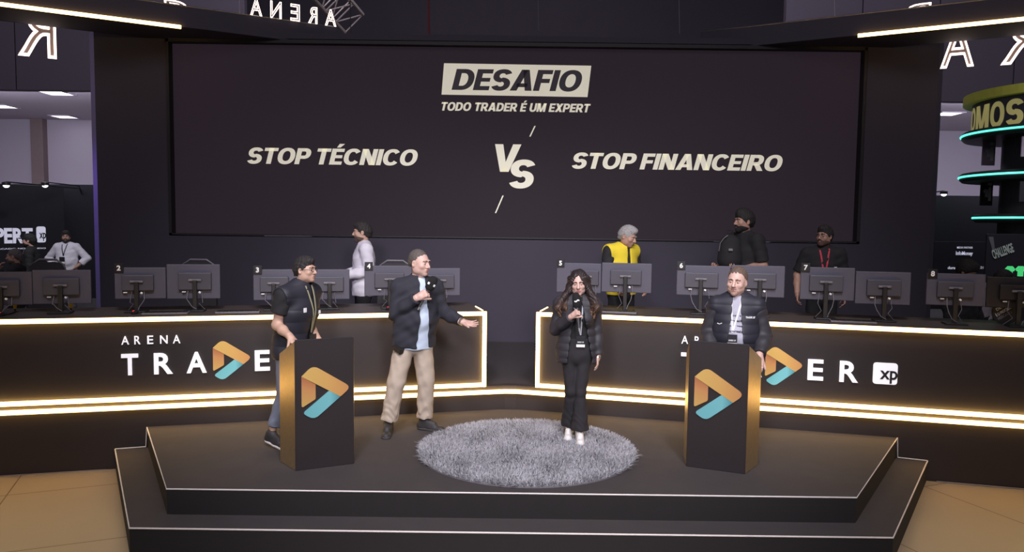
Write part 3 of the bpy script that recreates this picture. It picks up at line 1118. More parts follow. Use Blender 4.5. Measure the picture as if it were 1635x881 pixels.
# ------------------------------------------------------------------ east hall: sponsor wall, round kiosk, board
struct(MB().box((13.0, 19.6, 1.62), (12.5, .2, 3.25)).build('wall_booth_east', M_booth))
struct(MB().box((13, 17.2, .15), (12.5, 5.0, .3)).build('floor_booth_east', M_plat))
sp = thing('sponsor_panel', 'black panel with small white sponsor names right of the screen wall', 'sign', (0, 19.48, 0))


def plane_text(st, x0, x1, yb, yc, par, Y, m, bold=.02, dx=Vector((0, 0, 0))):
    p, q, c = at(x0, yb, Y), at(x1, yb, Y), at(x0, yc, Y)
    return put_text('lettering', st, m, par, (p.x - dx.x, Y - dx.y, p.z - dx.z), c.z - p.z, q.x - p.x, bold=bold, depth=.005)


p, q = at(1492, 385, 19.46), at(1585, 440, 19.46)
MB().box(((p.x + q.x) / 2, 0, (p.z + q.z) / 2), (q.x - p.x, .03, p.z - q.z), .004).build('panel', M_booth, sp)
org = Vector((0, 19.48, 0))
for st, a, b, c, d_, bl in (('MEDIA PARTNER', 1528, 1553, 396.5, 393.5, .01), ('InfoMoney', 1526, 1553, 407, 401, .03), ('duram', 1513, 1530, 429.5, 425, .03), ('R A D I O', 1559, 1574, 429, 425, .0)):
    plane_text(st, a, b, c, d_, sp, 19.455, M_signw, bl, org)
downlight(1507, 310, 18.6, 'small bright downlight right of the screen wall', 22)

KC = at(1692, 300, 15.6)
ki = thing('kiosk_tower', 'round dark kiosk tower with a lime top ring and green light rings', 'kiosk', (KC.x, KC.y, 0))
M_lime = mat('lime_paint', (.60, .64, .09), .6)
M_kdark = mat('kiosk_dark', (.02, .022, .026), .5)
M_kdrum = mat('kiosk_drum', (.055, .055, .075), .45)
MB().lathe([(1.30, 5.02), (1.80, 5.02), (1.80, 5.20), (1.30, 5.20), (1.30, 5.02)], 72).build('top_ring', M_lime, ki)
MB().lathe([(0, 4.30), (1.62, 4.30), (1.62, 5.03), (0, 5.03)], 72).build('sign_drum', M_kdrum, ki)
MB().lathe([(0, .0), (1.05, .0), (1.05, 4.31), (0, 4.31)], 64).build('column', M_kdark, ki)
for z in (4.36, 3.49, 2.63):
    r0 = 1.80 if z > 3 else 1.50
    MB().lathe([(1.0, z - .10), (r0 - .05, z - .10), (r0, z - .05), (r0, z + .05), (r0 - .04, z + .08), (1.0, z + .08)], 72).build('shelf_ring', M_kdark, ki)
    MB().tube([((r0 + .008) * math.cos(2 * PI * k / 90), (r0 + .008) * math.sin(2 * PI * k / 90), z - .0) for k in range(90)], .022, 6, closed=True).build('light_ring', M_green, ki, True)
M_somos = mat('kiosk_letters', (.55, .50, .16), .6, emit=(.55, .50, .2), estr=.28)


def bent(s, phi0, r, z0, cap, gap):
    ph = phi0
    for ch, wd in s:
        me = heavy_text(ch, cap, wd, 0.0, .0)
        # cut the long pieces so that they follow the drum
        bm_ = bmesh.new()
        bm_.from_mesh(me)
        for k in range(1, 8):
            bmesh.ops.bisect_plane(bm_, geom=bm_.verts[:] + bm_.edges[:] + bm_.faces[:], plane_co=(wd * k / 8, 0, 0), plane_no=(1, 0, 0))
        for v in bm_.verts:
            a = ph + v.co.x / r
            v.co = Vector((r * math.sin(a), -r * math.cos(a), z0 + v.co.z))
        bm_.to_mesh(me)
        bm_.free()
        link('letter', me, M_somos, ki)
        ph += (wd + gap) / r


view = math.atan2(KC.x, KC.y)     # letters are laid round the drum starting at the side seen from the hall
bent([('S', .30), ('O', .33), ('M', .48), ('O', .34), ('S', .34)], math.radians(-91) - view, 1.63, 4.44, .50, .035)


def shirt_poster(parent_loc, rz, h, wd, label, m_bg, green):
    t = thing('jersey_poster', label, 'poster', parent_loc, rz, 'posters on the round kiosk')
    MB().box((0, 0, h / 2), (wd, .03, h), .004).build('board', m_bg, t)
    M_g = mat('poster_green', (.25, .75, .45), .6, emit=(.2, .9, .45), estr=.25)
    M_gr = mat('poster_grey', (.35, .38, .42), .6)
    k = wd
    sh = [(.1, .42), (.22, .42), (.22, .05), (.5, .05), (.5, .42), (.62, .42), (.66, .60), (.50, .72), (.42, .68), (.30, .68), (.22, .72), (.06, .60)]
    MB().prism([(a * k - k * .36, b * k + h * .28) for a, b in sh], .006).build('jersey_picture', M_g if green else M_gr, t).location = (0, -.022, 0)
    if not green:
        MB().box((wd * .24, -.02, h * .42), (wd * .22, .006, h * .5)).box((wd * .22, -.02, h * .78), (wd * .34, .006, h * .12), rot=(0, .3, 0)).build('caption_bar', mat('poster_pale', (.4, .45, .42), .6), t)


for px0, px1, yt, yb, green, lab in ((1567, 1590, 220, 264, False, 'tall grey poster on the left side of the kiosk between upper light rings'),
                                     (1564, 1586, 284, 328, False, 'dark poster on the left side of the kiosk between lower light rings'),
                                     (1627, 1660, 290, 322, True, 'green jersey poster on the kiosk front between lower light rings'),
                                     (1630, 1662, 218, 250, True, 'green jersey poster on the kiosk front between upper light rings')):
    Y = 16.3 if px0 < 1600 else 14.15
    a, b = at(px0, yb, Y), at(px1, yt, Y)
    shirt_poster(((a.x + b.x) / 2, Y, a.z), 0.0, b.z - a.z, b.x - a.x, lab, M_kdark if yt > 270 else mat('poster_dull', (.24, .21, .27), .5), green)

bd = thing('challenge_board', 'dark standing board with slanted CHALLENGE lettering under the kiosk', 'board', (0, 13.6, 0))
p, q = at(1577, 373, 13.6), at(1662, 470, 13.6)
MB().box(((p.x + q.x) / 2, .03, p.z / 2 + .0), (q.x - p.x, .05, p.z), .006).build('panel', M_booth, bd)
a, b = at(1588, 414, 13.57), at(1621, 402, 13.57)
o = put_text('lettering', 'CHALLENGE', mat('board_grey', (.30, .36, .33), .6), bd, (a.x, -.005, a.z), .17, (b - a).length, bold=.03, depth=.006)
o.rotation_euler = (0, -math.atan2(b.z - a.z, b.x - a.x), 0)
v1, v2, v3 = at(1580, 378, 13.57), at(1589, 408, 13.57), at(1586, 378, 13.57)
MB().prism([(v1.x, v1.z), (v2.x, v2.z), (v2.x + .03, v2.z), (v3.x + .02, v3.z)], .006).build('stripe', mat('board_dim', (.07, .075, .08), .6), bd)
for px, lab in ((1612, 'small glowing green jersey on display right of the stooping man'), (1629, 'small glowing green jersey on display at the right edge')):
    p = at(px, 440, 12.6)
    t = thing('jersey_display', lab, 'display', (p.x, p.y, 0), 0, 'glowing jersey displays')
    MB().box((0, 0, p.z / 2), (.09, .12, p.z - .02), .01).build('stand', M_kdark, t)
    sh = [(x * .8, z) for x, z in [(-.05, 0), (.05, 0), (.05, .10), (.075, .085), (.10, .12), (.045, .17), (-.045, .17), (-.10, .12), (-.075, .085), (-.05, .10)]]
    MB().prism(sh, .03).build('jersey', mat('glow_green', (.1, .7, .2), .6, emit=(.08, .8, .25), estr=.6), t).location = (0, -.015, p.z - .01)

# round black sticker board with slanted white writing, leaning under the last monitor
p = on_line(1605, 497, R_, .60)
rd = thing('round_sign', 'round black sign with slanted white writing under the last monitor', 'sign', (p.x, p.y, DZ), -ANG)
MB().lathe([(0, -.008), (.118, -.008), (.118, .008), (0, .008)], 40, (0, 0, .118), M=Matrix.Rotation(PI / 2, 4, 'X')).build('disc', M_black, rd)
for i, (st, wd) in enumerate((('É O PROCESSO', .16), ('DE', .05), ('MERCADO', .14))):
    o = put_text('lettering', st, M_tagw if i < 2 else M_cable, rd, (-.075 + (i == 2) * .02, -.010, .075 + (.055 if i == 1 else (-.035 if i == 2 else 0))), .028, wd, bold=.03, depth=.002)
    o.rotation_euler = (0, -math.radians(35), 0)

# ------------------------------------------------------------------ figures: smooth-blended bodies and clothes
V3 = lambda p: np.array(p, dtype=np.float32)


class Sdf:
    def __init__(s, lo, hi, h):
        s.h = h
        s.lo = V3(lo)
        s.n = np.ceil((V3(hi) - s.lo) / h).astype(int) + 1
        s.D = np.full(tuple(s.n), 1.0, np.float32)

    def _win(s, lo, hi):
        a = np.clip(np.floor((V3(lo) - s.lo) / s.h).astype(int), 0, s.n)
        b = np.clip(np.ceil((V3(hi) - s.lo) / s.h).astype(int) + 1, 0, s.n)
        sl = tuple(slice(int(i), int(j)) for i, j in zip(a, b))
        g = [s.lo[k] + s.h * np.arange(a[k], b[k], dtype=np.float32) for k in range(3)]
        return sl, g[0][:, None, None], g[1][None, :, None], g[2][None, None, :]

    def _mix(s, sl, d, k, op):
        E = s.D[sl]
        if op == 'u':
            m = np.minimum(E, d)
            if k > 0:
                hh = np.maximum(k - np.abs(E - d), 0) / k
                m = m - hh * hh * k * .25
        elif op == 's':
            d = -d
            m = np.maximum(E, d)
            if k > 0:
                hh = np.maximum(k - np.abs(E - d), 0) / k
                m = m + hh * hh * k * .25
        else:
            m = np.maximum(E, d)
        s.D[sl] = m

    def cone(s, a, b, ra, rb, k=.02, flat=None, clip=(), op='u'):
        a, b = V3(a), V3(b)
        r = max(ra, rb) + k + 3 * s.h
        sl, X, Y, Z = s._win(np.minimum(a, b) - r, np.maximum(a, b) + r)
        if 0 in s.D[sl].shape:
            return s
        P = [X - a[0], Y - a[1], Z - a[2]]
        u = b - a
        if flat is not None:
            n, f = V3(flat[0]), flat[1]
            n = n / np.linalg.norm(n)
            q = (P[0] * n[0] + P[1] * n[1] + P[2] * n[2]) * (1 / f - 1)
            P = [P[i] + q * n[i] for i in range(3)]
            u = u + n * float(u @ n) * (1 / f - 1)
        uu = max(float(u @ u), 1e-9)
        t = np.clip((P[0] * u[0] + P[1] * u[1] + P[2] * u[2]) / uu, 0, 1)
        d = np.sqrt((P[0] - t * u[0]) ** 2 + (P[1] - t * u[1]) ** 2 + (P[2] - t * u[2]) ** 2) - (ra + t * (rb - ra))
        if flat is not None:
            d = d * (flat[1] * .5 + .5)
        for p0, n in clip:
            n = V3(n) / np.linalg.norm(V3(n))
            d = np.maximum(d, (X - p0[0]) * n[0] + (Y - p0[1]) * n[1] + (Z - p0[2]) * n[2])
        s._mix(sl, d.astype(np.float32), k, op)
        return s

    def ell(s, c, r, R=None, k=.02, op='u', clip=()):
        c, r = V3(c), V3(r)
        m = float(r.max()) + k + 3 * s.h
        sl, X, Y, Z = s._win(c - m, c + m)
        if 0 in s.D[sl].shape:
            return s
        P = [X - c[0], Y - c[1], Z - c[2]]
        if R is not None:
            P = [P[0] * R[0, i] + P[1] * R[1, i] + P[2] * R[2, i] for i in range(3)]
        k0 = np.sqrt((P[0] / r[0]) ** 2 + (P[1] / r[1]) ** 2 + (P[2] / r[2]) ** 2)
        k1 = np.sqrt((P[0] / r[0] ** 2) ** 2 + (P[1] / r[1] ** 2) ** 2 + (P[2] / r[2] ** 2) ** 2)
        d = k0 * (k0 - 1) / np.maximum(k1, 1e-6)
        for p0, n in clip:
            n = V3(n) / np.linalg.norm(V3(n))
            d = np.maximum(d, (X - p0[0]) * n[0] + (Y - p0[1]) * n[1] + (Z - p0[2]) * n[2])
        s._mix(sl, d.astype(np.float32), k, op)
        return s

    def grid(s):
        return [(s.lo[k] + s.h * np.arange(s.n[k], dtype=np.float32)).reshape([-1 if i == k else 1 for i in range(3)]) for k in range(3)]

    def cut(s, p0, n):
        X, Y, Z = s.grid()
        n = V3(n) / np.linalg.norm(V3(n))
        s.D = np.maximum(s.D, (X - p0[0]) * n[0] + (Y - p0[1]) * n[1] + (Z - p0[2]) * n[2])
        return s

    def shape(s, f, op):
        X, Y, Z = s.grid()
        d = f(X, Y, Z)
        s.D = np.maximum(s.D, -d if op == 's' else d).astype(np.float32)
        return s

    def disp(s, f):
        X, Y, Z = s.grid()
        s.D = (s.D + f(X, Y, Z)).astype(np.float32)
        return s

    def front(s, x, z):
        """front-most y of the surface at x, z"""
        i = int(np.clip(round((x - s.lo[0]) / s.h), 0, s.n[0] - 1))
        k = int(np.clip(round((z - s.lo[2]) / s.h), 0, s.n[2] - 1))
        c = np.where(s.D[i, :, k] < 0)[0]
        return s.lo[1] + s.h * c[0] if len(c) else -.1

    def build(s, name, m, parent, smooth=2):
        D = s.D
        D[0], D[-1], D[:, 0], D[:, -1], D[:, :, 0], D[:, :, -1] = (np.maximum(D[0], .01), np.maximum(D[-1], .01), np.maximum(D[:, 0], .01),
                                                                   np.maximum(D[:, -1], .01), np.maximum(D[:, :, 0], .01), np.maximum(D[:, :, -1], .01))
        I = D < 0
        if not I.any():
            print('EMPTY', name)
            return None
        nx, ny, nz = [int(v) - 1 for v in s.n]
        cnt = np.zeros((nx, ny, nz), np.int8)
        for a in (0, 1):
            for b in (0, 1):
                for c in (0, 1):
                    cnt += I[a:nx + a, b:ny + b, c:nz + c]
        cell = (cnt > 0) & (cnt < 8)
        ix = np.argwhere(cell)
        idx = np.full(cell.shape, -1, np.int32)
        idx[cell] = np.arange(len(ix))
        acc = np.zeros((len(ix), 3), np.float32)
        num = np.zeros((len(ix), 1), np.float32)
        cs = [(a, b, c) for a in (0, 1) for b in (0, 1) for c in (0, 1)]
        for i, p in enumerate(cs):
            for q in cs[i + 1:]:
                if sum(abs(p[k] - q[k]) for k in range(3)) != 1:
                    continue
                dp = D[ix[:, 0] + p[0], ix[:, 1] + p[1], ix[:, 2] + p[2]]
                dq = D[ix[:, 0] + q[0], ix[:, 1] + q[1], ix[:, 2] + q[2]]
                c = (dp < 0) != (dq < 0)
                t = np.where(c, dp / np.where(np.abs(dp - dq) < 1e-9, 1, dp - dq), 0)
                v = V3(p) + t[:, None] * (V3(q) - V3(p))
                acc += np.where(c[:, None], v, 0)
                num += c[:, None]
        co = s.lo + s.h * (ix + acc / np.maximum(num, 1))
        F = []
        for ax in range(3):
            o1, o2 = [(1, 2), (2, 0), (0, 1)][ax]
            A = np.take(I, range(0, s.n[ax] - 1), ax)
            B = np.take(I, range(1, s.n[ax]), ax)
            for flip, M in ((0, A & ~B), (1, ~A & B)):
                e = np.argwhere(M)
                e = e[(e[:, o1] > 0) & (e[:, o2] > 0) & (e[:, o1] < s.n[o1] - 1) & (e[:, o2] < s.n[o2] - 1)]
                if not len(e):
                    continue
                q = []
                for d1, d2 in ((-1, -1), (0, -1), (0, 0), (-1, 0)):
                    w_ = e.copy()
                    w_[:, o1] += d1
                    w_[:, o2] += d2
                    q.append(idx[w_[:, 0], w_[:, 1], w_[:, 2]])
                q = np.stack(q, 1)
                F.append(q[:, ::-1] if flip else q)
        F = np.concatenate(F, 0)
        for _ in range(smooth):      # relax the net
            nb = np.zeros_like(co)
            c_ = np.zeros(len(co), np.float32)
            for a, b in ((0, 1), (1, 2), (2, 3), (3, 0)):
                np.add.at(nb, F[:, a], co[F[:, b]])
                np.add.at(nb, F[:, b], co[F[:, a]])
                np.add.at(c_, F[:, a], 1)
                np.add.at(c_, F[:, b], 1)
            co = co * .5 + .5 * nb / np.maximum(c_, 1)[:, None]
        me = bpy.data.meshes.new(name)
        me.vertices.add(len(co))
        me.vertices.foreach_set('co', co.astype(np.float32).reshape(-1))
        me.loops.add(len(F) * 4)
        me.loops.foreach_set('vertex_index', F.reshape(-1).astype(np.int32))
        me.polygons.add(len(F))
        me.polygons.foreach_set('loop_start', (np.arange(len(F)) * 4).astype(np.int32))
        me.update()
        me.validate()
        return link(name, me, m, parent, True)


def rotm(yaw, pitch=0.0, roll=0.0):
    """head turn: yaw about z (positive = to the person's left), pitch down"""
    return np.array(Matrix.Rotation(yaw, 3, 'Z') @ Matrix.Rotation(roll, 3, 'Y') @ Matrix.Rotation(pitch, 3, 'X'))


BASE = dict(pel=(0, 0, .95), wai=(0, 0, 1.10), che=(0, .01, 1.28), nec=(0, .02, 1.47), hea=(0, -.015, 1.63),
            sL=(.185, .015, 1.415), eL=(.245, .03, 1.14), wL=(.255, -.04, .90), sR=(-.185, .015, 1.415), eR=(-.245, .03, 1.14), wR=(-.255, -.04, .90),
            hL=(.095, 0, .93), kL=(.105, -.02, .50), aL=(.11, .02, .09), tL=(.125, -.13, .03),
            hR=(-.095, 0, .93), kR=(-.105, -.02, .50), aR=(-.11, .02, .09), tR=(-.125, -.13, .03))


def lerp(a, b, t):
    return V3(a) * (1 - t) + V3(b) * t


class Fig:
    def __init__(f, J=None, w=1.0, belly=0.0, slim=1.0, h=.006, head_yaw=0, head_pitch=0, head_roll=0, hk=1.0, female=False):
        f.J = {k: V3(v) for k, v in BASE.items()}
        for k, v in (J or {}).items():
            f.J[k] = V3(v)
        f.w, f.belly, f.slim, f.h, f.hk, f.fem = w, belly, slim, h, hk, female
        f.R = rotm(head_yaw, head_pitch, head_roll)
        ps = np.stack(list(f.J.values()))
        f.lo = ps.min(0) - .28
        f.hi = ps.max(0) + .28
        f.lo[2] = -.02
        ax = f.J['sL'] - f.J['sR']
        ax[2] = 0
        ax /= np.linalg.norm(ax)
        f.dep = np.array([-ax[1], ax[0], 0], np.float32)    # points backwards
        f.hands = {}

    def sdf(f, lo=None, hi=None, h=None):
        return Sdf(f.lo if lo is None else lo, f.hi if hi is None else hi, h or f.h)

    def hp(f, p):
        return f.J['hea'] + f.R @ (V3(p) * f.hk)

    def torso(f, s, g=0.0, bottom=None, k=.05, gb=None):
        J, w, n = f.J, f.w, f.dep
        gb = g if gb is None else gb
        cl = [((0, 0, bottom), (0, 0, -1))] if bottom is not None else []
        up = lerp(J['che'], J['nec'], .55)
        hip, wst, cst = (.158, .132, .150) if f.fem else (.155, .150, .168)
        s.cone(J['pel'] - V3((0, 0, .04)), J['wai'], hip * w + gb, wst * w + gb + f.belly, k, (n, .74), cl)
        if bottom is not None and bottom < .88:
            s.cone(V3((J['pel'][0], J['pel'][1], bottom - .03)), J['pel'], hip * w + gb + .004, hip * w + gb, k, (n, .74), cl)
        s.cone(J['wai'], J['che'], wst * w + g + f.belly, cst * w + g, k, (n, .72), cl)
        if f.belly:
            s.ell(J['wai'] - n * .05, (.13 * w + g, .10 * w + f.belly + g, .14), None, .06, clip=cl)
        s.cone(J['che'], up, cst * w + g, .115 * w + g, k, (n, .68), cl)
        if f.fem:
            for sd in (-1, 1):
                s.ell(J['che'] - n * (.085) + V3((sd * .07, 0, -.01)), (.06 + g, .055 + g, .06 + g), None, .04)
        for sd in ('L', 'R'):
            s.cone(lerp(J['nec'], J['s' + sd], .25) - V3((0, 0, .05)), J['s' + sd] - V3((0, 0, .006)), .072 * w + g * .8, .058 * w + g, k * .8)
            s.cone(J['nec'] + V3((0, .0, .0)), J['s' + sd] - V3((0, 0, .01)), .045 + g * .6, .042 + g * .6, .05)
        return s

    def arm(f, s, sd, g=0.0, t0=0.0, t1=2.0, k=.025, ge=None, wide=0.0):
        """t in 0..1 upper arm, 1..2 forearm"""
        J = f.J
        S, E, W = J['s' + sd], J['e' + sd], J['w' + sd]
        ge = g if ge is None else ge
        u = (E - S) / np.linalg.norm(E - S)
        v = (W - E) / np.linalg.norm(W - E)
        m = f.slim
        if t1 <= 1:
            p = lerp(S, E, t1)
            s.cone(S, E, .060 * m + g, .046 * m + ge + wide, k, None, [(p, u)])
        else:
            s.cone(S, E, .060 * m + g, .045 * m + ge, k)
            p = lerp(E, W, t1 - 1)
            e_ = W + v * .03
            s.cone(E, lerp(E, W, .45), .045 * m + ge, .044 * m + ge, k, None, [(p, v)])
            s.cone(lerp(E, W, .45), e_, .044 * m + ge, .029 * m + ge + wide, k, None, [(p, v)])
        return s

    def leg(f, s, sd, g=0.0, hem=None, k=.03, gk=None, gh=None):
        J = f.J
        H, K, A = J['h' + sd], J['k' + sd], J['a' + sd]
        m = f.slim
        gk = g if gk is None else gk
        gh = gk if gh is None else gh
        u = (A - K) / np.linalg.norm(A - K)
        cl = [(K + u * hem, u)] if hem is not None else []
        s.cone(H - V3((0, 0, .05)) - (H - f.J['pel']) * .12, K, .084 * m + g * .8, .056 * m + gk, k)
        if hem is None:
            s.cone(K, lerp(K, A, .35) + f.dep * .012, .055 * m + gk, .054 * m + gk, k)
            s.cone(lerp(K, A, .35) + f.dep * .012, A, .054 * m + gk, .036 * m + gh, k)
        else:
            s.cone(K, A, .055 * m + gk, .040 * m + gh, k, None, cl)
        return s

    def head(f, s):
        J, R, P, q = f.J, f.R, f.hp, f.hk
        nm = .92 if f.fem else 1.0
        s.cone(J['nec'] - V3((0, -.005, .05)), f.hp((0, .015, -.06)), .058 * nm, .054 * nm, .03)
        e = lambda c, r, k=.02, op='u': s.ell(P(c), V3(r) * q, R, k * q, op)
        e((0, .020, .030), (.076 * nm, .096, .092))
        e((0, -.022, -.012), (.066 * nm, .076, .088), .03)
        e((0, -.040, -.075), (.046 * nm, .050, .042), .035)
        e((0, -.078, -.098), (.020, .016, .016), .025)                        # chin
        for sd in (-1, 1):
            e((sd * .052 * nm, -.012, -.062), (.016, .042, .030), .03)        # jaw corner
            e((sd * .044 * nm, -.066, -.022), (.020, .020, .018), .025)       # cheek
            e((sd * .030, -.090, .010), (.019, .014, .012), .012, 's')        # eye socket
            e((sd * .030, -.078, .006), (.015, .015, .013), .006)             # eyelid ball
            e((sd * .077 * nm, .012, -.008), (.010, .020, .033), .006)        # ear
            e((sd * .083 * nm, .006, -.004), (.005, .010, .018), .004, 's')
            e((sd * .027, -.090, .033), (.024, .010, .008), .012)             # brow ridge
        s.cone(P((0, -.092, .018)), P((0, -.117, -.024)), .009 * q, .014 * q, .010 * q)   # nose
        for sd in (-1, 1):
            e((sd * .012, -.104, -.030), (.009, .010, .008), .006)
        e((0, -.094, -.056), (.024, .012, .0075), .008)                       # lips
        e((0, -.092, -.068), (.020, .012, .0075), .008)
        e((0, -.106, -.0615), (.026, .008, .0022), .003, 's')
        return s

    def hand(f, s, sd, fd, pn, curl=(25, 30, 20), spread=.0, thumb=(.5, .75, .25), tcurl=20, sc=1.0):
        """fd = direction of the fingers, pn = direction the palm faces"""
        W = f.J['w' + sd]
        fd = V3(fd) / np.linalg.norm(V3(fd))
        pn = V3(pn) - fd * float(V3(pn) @ fd)
        pn /= np.linalg.norm(pn)
        sx = np.cross(fd, pn)
        # the side on which the thumb sits
        th = sx if sd == 'L' else -sx
        if f.hands.get(sd + 'flip'):
            th = -th
        c = lambda a, b, n_: W + (fd * a + th * b + pn * n_) * sc
        s.cone(c(-.02, 0, 0), c(.03, 0, 0), .026 * sc, .027 * sc, .02)
        s.cone(c(.025, .012, 0), c(.088, .020, 0), .026 * sc, .022 * sc, .015, (pn, .55))
        s.cone(c(.025, -.012, 0), c(.084, -.022, 0), .026 * sc, .021 * sc, .015, (pn, .55))
        out = []
        for i, (b, L, r) in enumerate(((.033, .070, .0090), (.012, .078, .0093), (-.010, .073, .0090), (-.031, .058, .0080))):
            p = c(.090 - (.008 if i == 3 else 0) - (.004 if i == 0 else 0), b, .0)
            d = fd + th * (b * spread * 12)
            d = d / np.linalg.norm(d)
            a = 0.0
            for j, fr in enumerate((.46, .30, .24)):
                a += math.radians(curl[j] * (1 + .08 * (i - 1.5)))
                v = d * math.cos(a) + pn * math.sin(a)
                e_ = p + v * (L * fr * sc)
                s.cone(p, e_, (r - .0006 * j) * sc, (r - .0006 * (j + 1)) * sc, .003)
                p = e_
            out.append(p)
        t0 = c(.030, .030, .004)
        td = fd * thumb[0] + th * thumb[1] + pn * thumb[2]
        td /= np.linalg.norm(td)
        t1 = t0 + td * .038 * sc
        td2 = td * math.cos(math.radians(tcurl)) + (pn * .5 + fd * .5) * math.sin(math.radians(tcurl))
        td2 /= np.linalg.norm(td2)
        t2 = t1 + td2 * .032 * sc
        t3 = t2 + td2 * .024 * sc
        s.cone(c(.012, .016, .002), t1, .017 * sc, .0125 * sc, .010)
        s.cone(t1, t2, .0120 * sc, .0105 * sc, .004)
        s.cone(t2, t3, .0105 * sc, .0085 * sc, .004)
        f.hands[sd] = (c, fd, th, pn)
        return s

    # ---- child meshes
    def body(f, parent, skin, hands, h=None):
        s = f.sdf(h=h or min(f.h, .005))
        f.torso(s, -.012)
        for sd in 'LR':
            f.arm(s, sd, -.002)
            f.leg(s, sd, -.008)
            A, T = f.J['a' + sd], f.J['t' + sd]
            s.cone(A + f.dep * .02 - V3((0, 0, .05)), lerp(A, T, .8) - V3((0, 0, .006)), .026, .018, .02)
        f.head(s)
        for sd in 'LR':
            f.hand(s, sd, **hands[sd])
        return s.build('body', skin, parent, 1)

    def face(f, parent, brow=(.05, .035, .03), iris=(.03, .02, .015), lips=None, squint=1.0):
        P, q = f.hp, f.hk
        m_e = mat('eye_white', (.42, .36, .34), .3)
        m_i = mat('iris_dark', iris, .3)
        m_b = mat('brow_%d' % int(brow[0] * 1000), brow, .8)
        for sd in (-1, 1):
            b = MB()
            RM = Matrix([list(r) for r in f.R])
            sp = bmesh.new()
            bmesh.ops.create_uvsphere(sp, u_segments=14, v_segments=10, radius=1)
            M = Matrix.Translation(Vector(P((sd * .030, -.0845, .006)))) @ RM.to_4x4() @ Matrix.Diagonal((.0135 * q, .011 * q, .0068 * q * squint, 1))
            b._add(sp, M)
            e = b.build('eye', m_e, parent, True)
            b = MB()
            sp = bmesh.new()
            bmesh.ops.create_uvsphere(sp, u_segments=12, v_segments=8, radius=1)
            M = Matrix.Translation(Vector(P((sd * .030, -.0925, .006)))) @ RM.to_4x4() @ Matrix.Diagonal((.0062 * q, .004 * q, .0060 * q * squint, 1))
            b._add(sp, M)
            b.build('iris', m_i, e, True)
            MB().tube([P((sd * .012, -.101, .029)), P((sd * .028, -.100, .035)), P((sd * .044, -.090, .032)), P((sd * .052, -.078, .024))], .0042 * q, 6, rf=lambda t: 1.15 - .7 * t).build('eyebrow', m_b, parent, True)
        if lips:
            s = Sdf(P((0, -.1, -.06)) - .05, P((0, -.1, -.06)) + .05, .0022)
            s.ell(P((0, -.0965, -.0555)), V3((.022, .0115, .0055)) * q, f.R, .002)
            s.ell(P((0, -.0945, -.0675)), V3((.019, .0115, .0060)) * q, f.R, .002)
            s.build('mouth', mat('lips_%d' % int(lips[0] * 1000), lips, .5), parent, 1)

    def hair(f, parent, col, t=.014, line=(0, -.085, .060), tilt=(0, -.72, -.66), nape=-.055, top=0.0, name='hair', noise=.002, h=.004, vol=(1, 1, 1), rough=.75, back=0.0):
        P, q, R = f.hp, f.hk, f.R
        s = Sdf(P((0, 0, 0)) - .20, P((0, 0, 0)) + .22, h)
        nm = .92 if f.fem else 1.0
        cl = [(P(line), R @ V3(tilt)), (P((0, .05, nape)), R @ V3((0, -.25, -1)))]
        s.ell(P((0, .022 + back, .030 + back * .9)), V3(((.076 * nm + t) * vol[0], (.096 + t) * vol[1], (.092 + t) * vol[2])) * q, R, 0, clip=cl)
        if top:
            s.ell(P((0, -.015, .095)), V3((.062, .085, .035 + top)) * q, R, .03, clip=[(P((0, -.10, .062)), R @ V3((0, -.55, -.83)))])
        s.cone(P((0, .075, -.01)), P((0, .080, -.045)), .055 * q + t * .4, .045 * q, .03, clip=[(P((0, .05, nape)), R @ V3((0, -.25, -1)))])
        s.disp(lambda X, Y, Z: noise * (np.sin(X * 230 + 3 * np.sin(Z * 60)) + np.sin(Y * 190 + 2 * np.sin(X * 90))))
        for sd in (-1, 1):     # free the ears and the face
            s.ell(P((sd * .088, .010, -.012)), V3((.020, .024, .036)) * q, R, .004, 's')
        m = mat('%s_%d' % (name, int(col[0] * 1000 + col[2] * 100)), col, rough, var=.25, scale=60, bump=.2, bscale=150)
        return s.build(name, m, parent, 1)

    def beard(f, parent, col, t=.004, full=True, mous=True):
        P, q, R = f.hp, f.hk, f.R
        s = Sdf(P((0, 0, -.03)) - .14, P((0, 0, -.03)) + .14, .0035)
        s.ell(P((0, -.040, -.075)), (V3((.046, .050, .042)) + t) * q, R, 0)
        s.ell(P((0, -.022, -.012)), (V3((.066, .076, .088)) + t) * q, R, .03)
        s.ell(P((0, -.078, -.098)), (V3((.020, .016, .016)) + t * 1.2) * q, R, .025)
        for sd in (-1, 1):
            s.ell(P((sd * .052, -.012, -.062)), (V3((.016, .042, .030)) + t) * q, R, .03)
        if mous:
            s.ell(P((0, -.096, -.046)), V3((.030, .012, .008)) * q, R, .008)
        # keep the lower face only
        s.cut(P((0, -.09, -.040)), R @ V3((0, .30, 1)))
        s.cut(P((0, .020, -.05)), R @ V3((0, 1, .15)))
        s.ell(P((0, -.114, -.0615)), V3((.017, .018, .0055)) * q, R, .002, 's')
        for sd in (-1, 1):
            s.ell(P((sd * .040, -.085, -.030)), V3((.026, .036, .020)) * q, R, .006, 's')
        return s.build('beard', mat('beard_%d' % int(col[0] * 1000), col, .85, var=.3, scale=80), parent, 1)

    def glasses(f, parent, col=(.03, .02, .02)):
        P = f.hp
        b = MB()
        for sd in (-1, 1):
            b.tube([P((sd * .031 + .021 * math.cos(a), -.108 + .006 * abs(math.cos(a)), .005 + .015 * math.sin(a))) for a in np.linspace(0, 2 * PI, 20, endpoint=False)], .0022, 5, closed=True)
            b.tube([P((sd * .052, -.102, .010)), P((sd * .079, -.055, .010)), P((sd * .083, .010, .006))], .0020, 5)
        b.tube([P((-.010, -.111, .008)), P((0, -.114, .011)), P((.010, -.111, .008))], .002, 5)
        b.build('glasses', mat('glasses_frame', col, .4), parent)

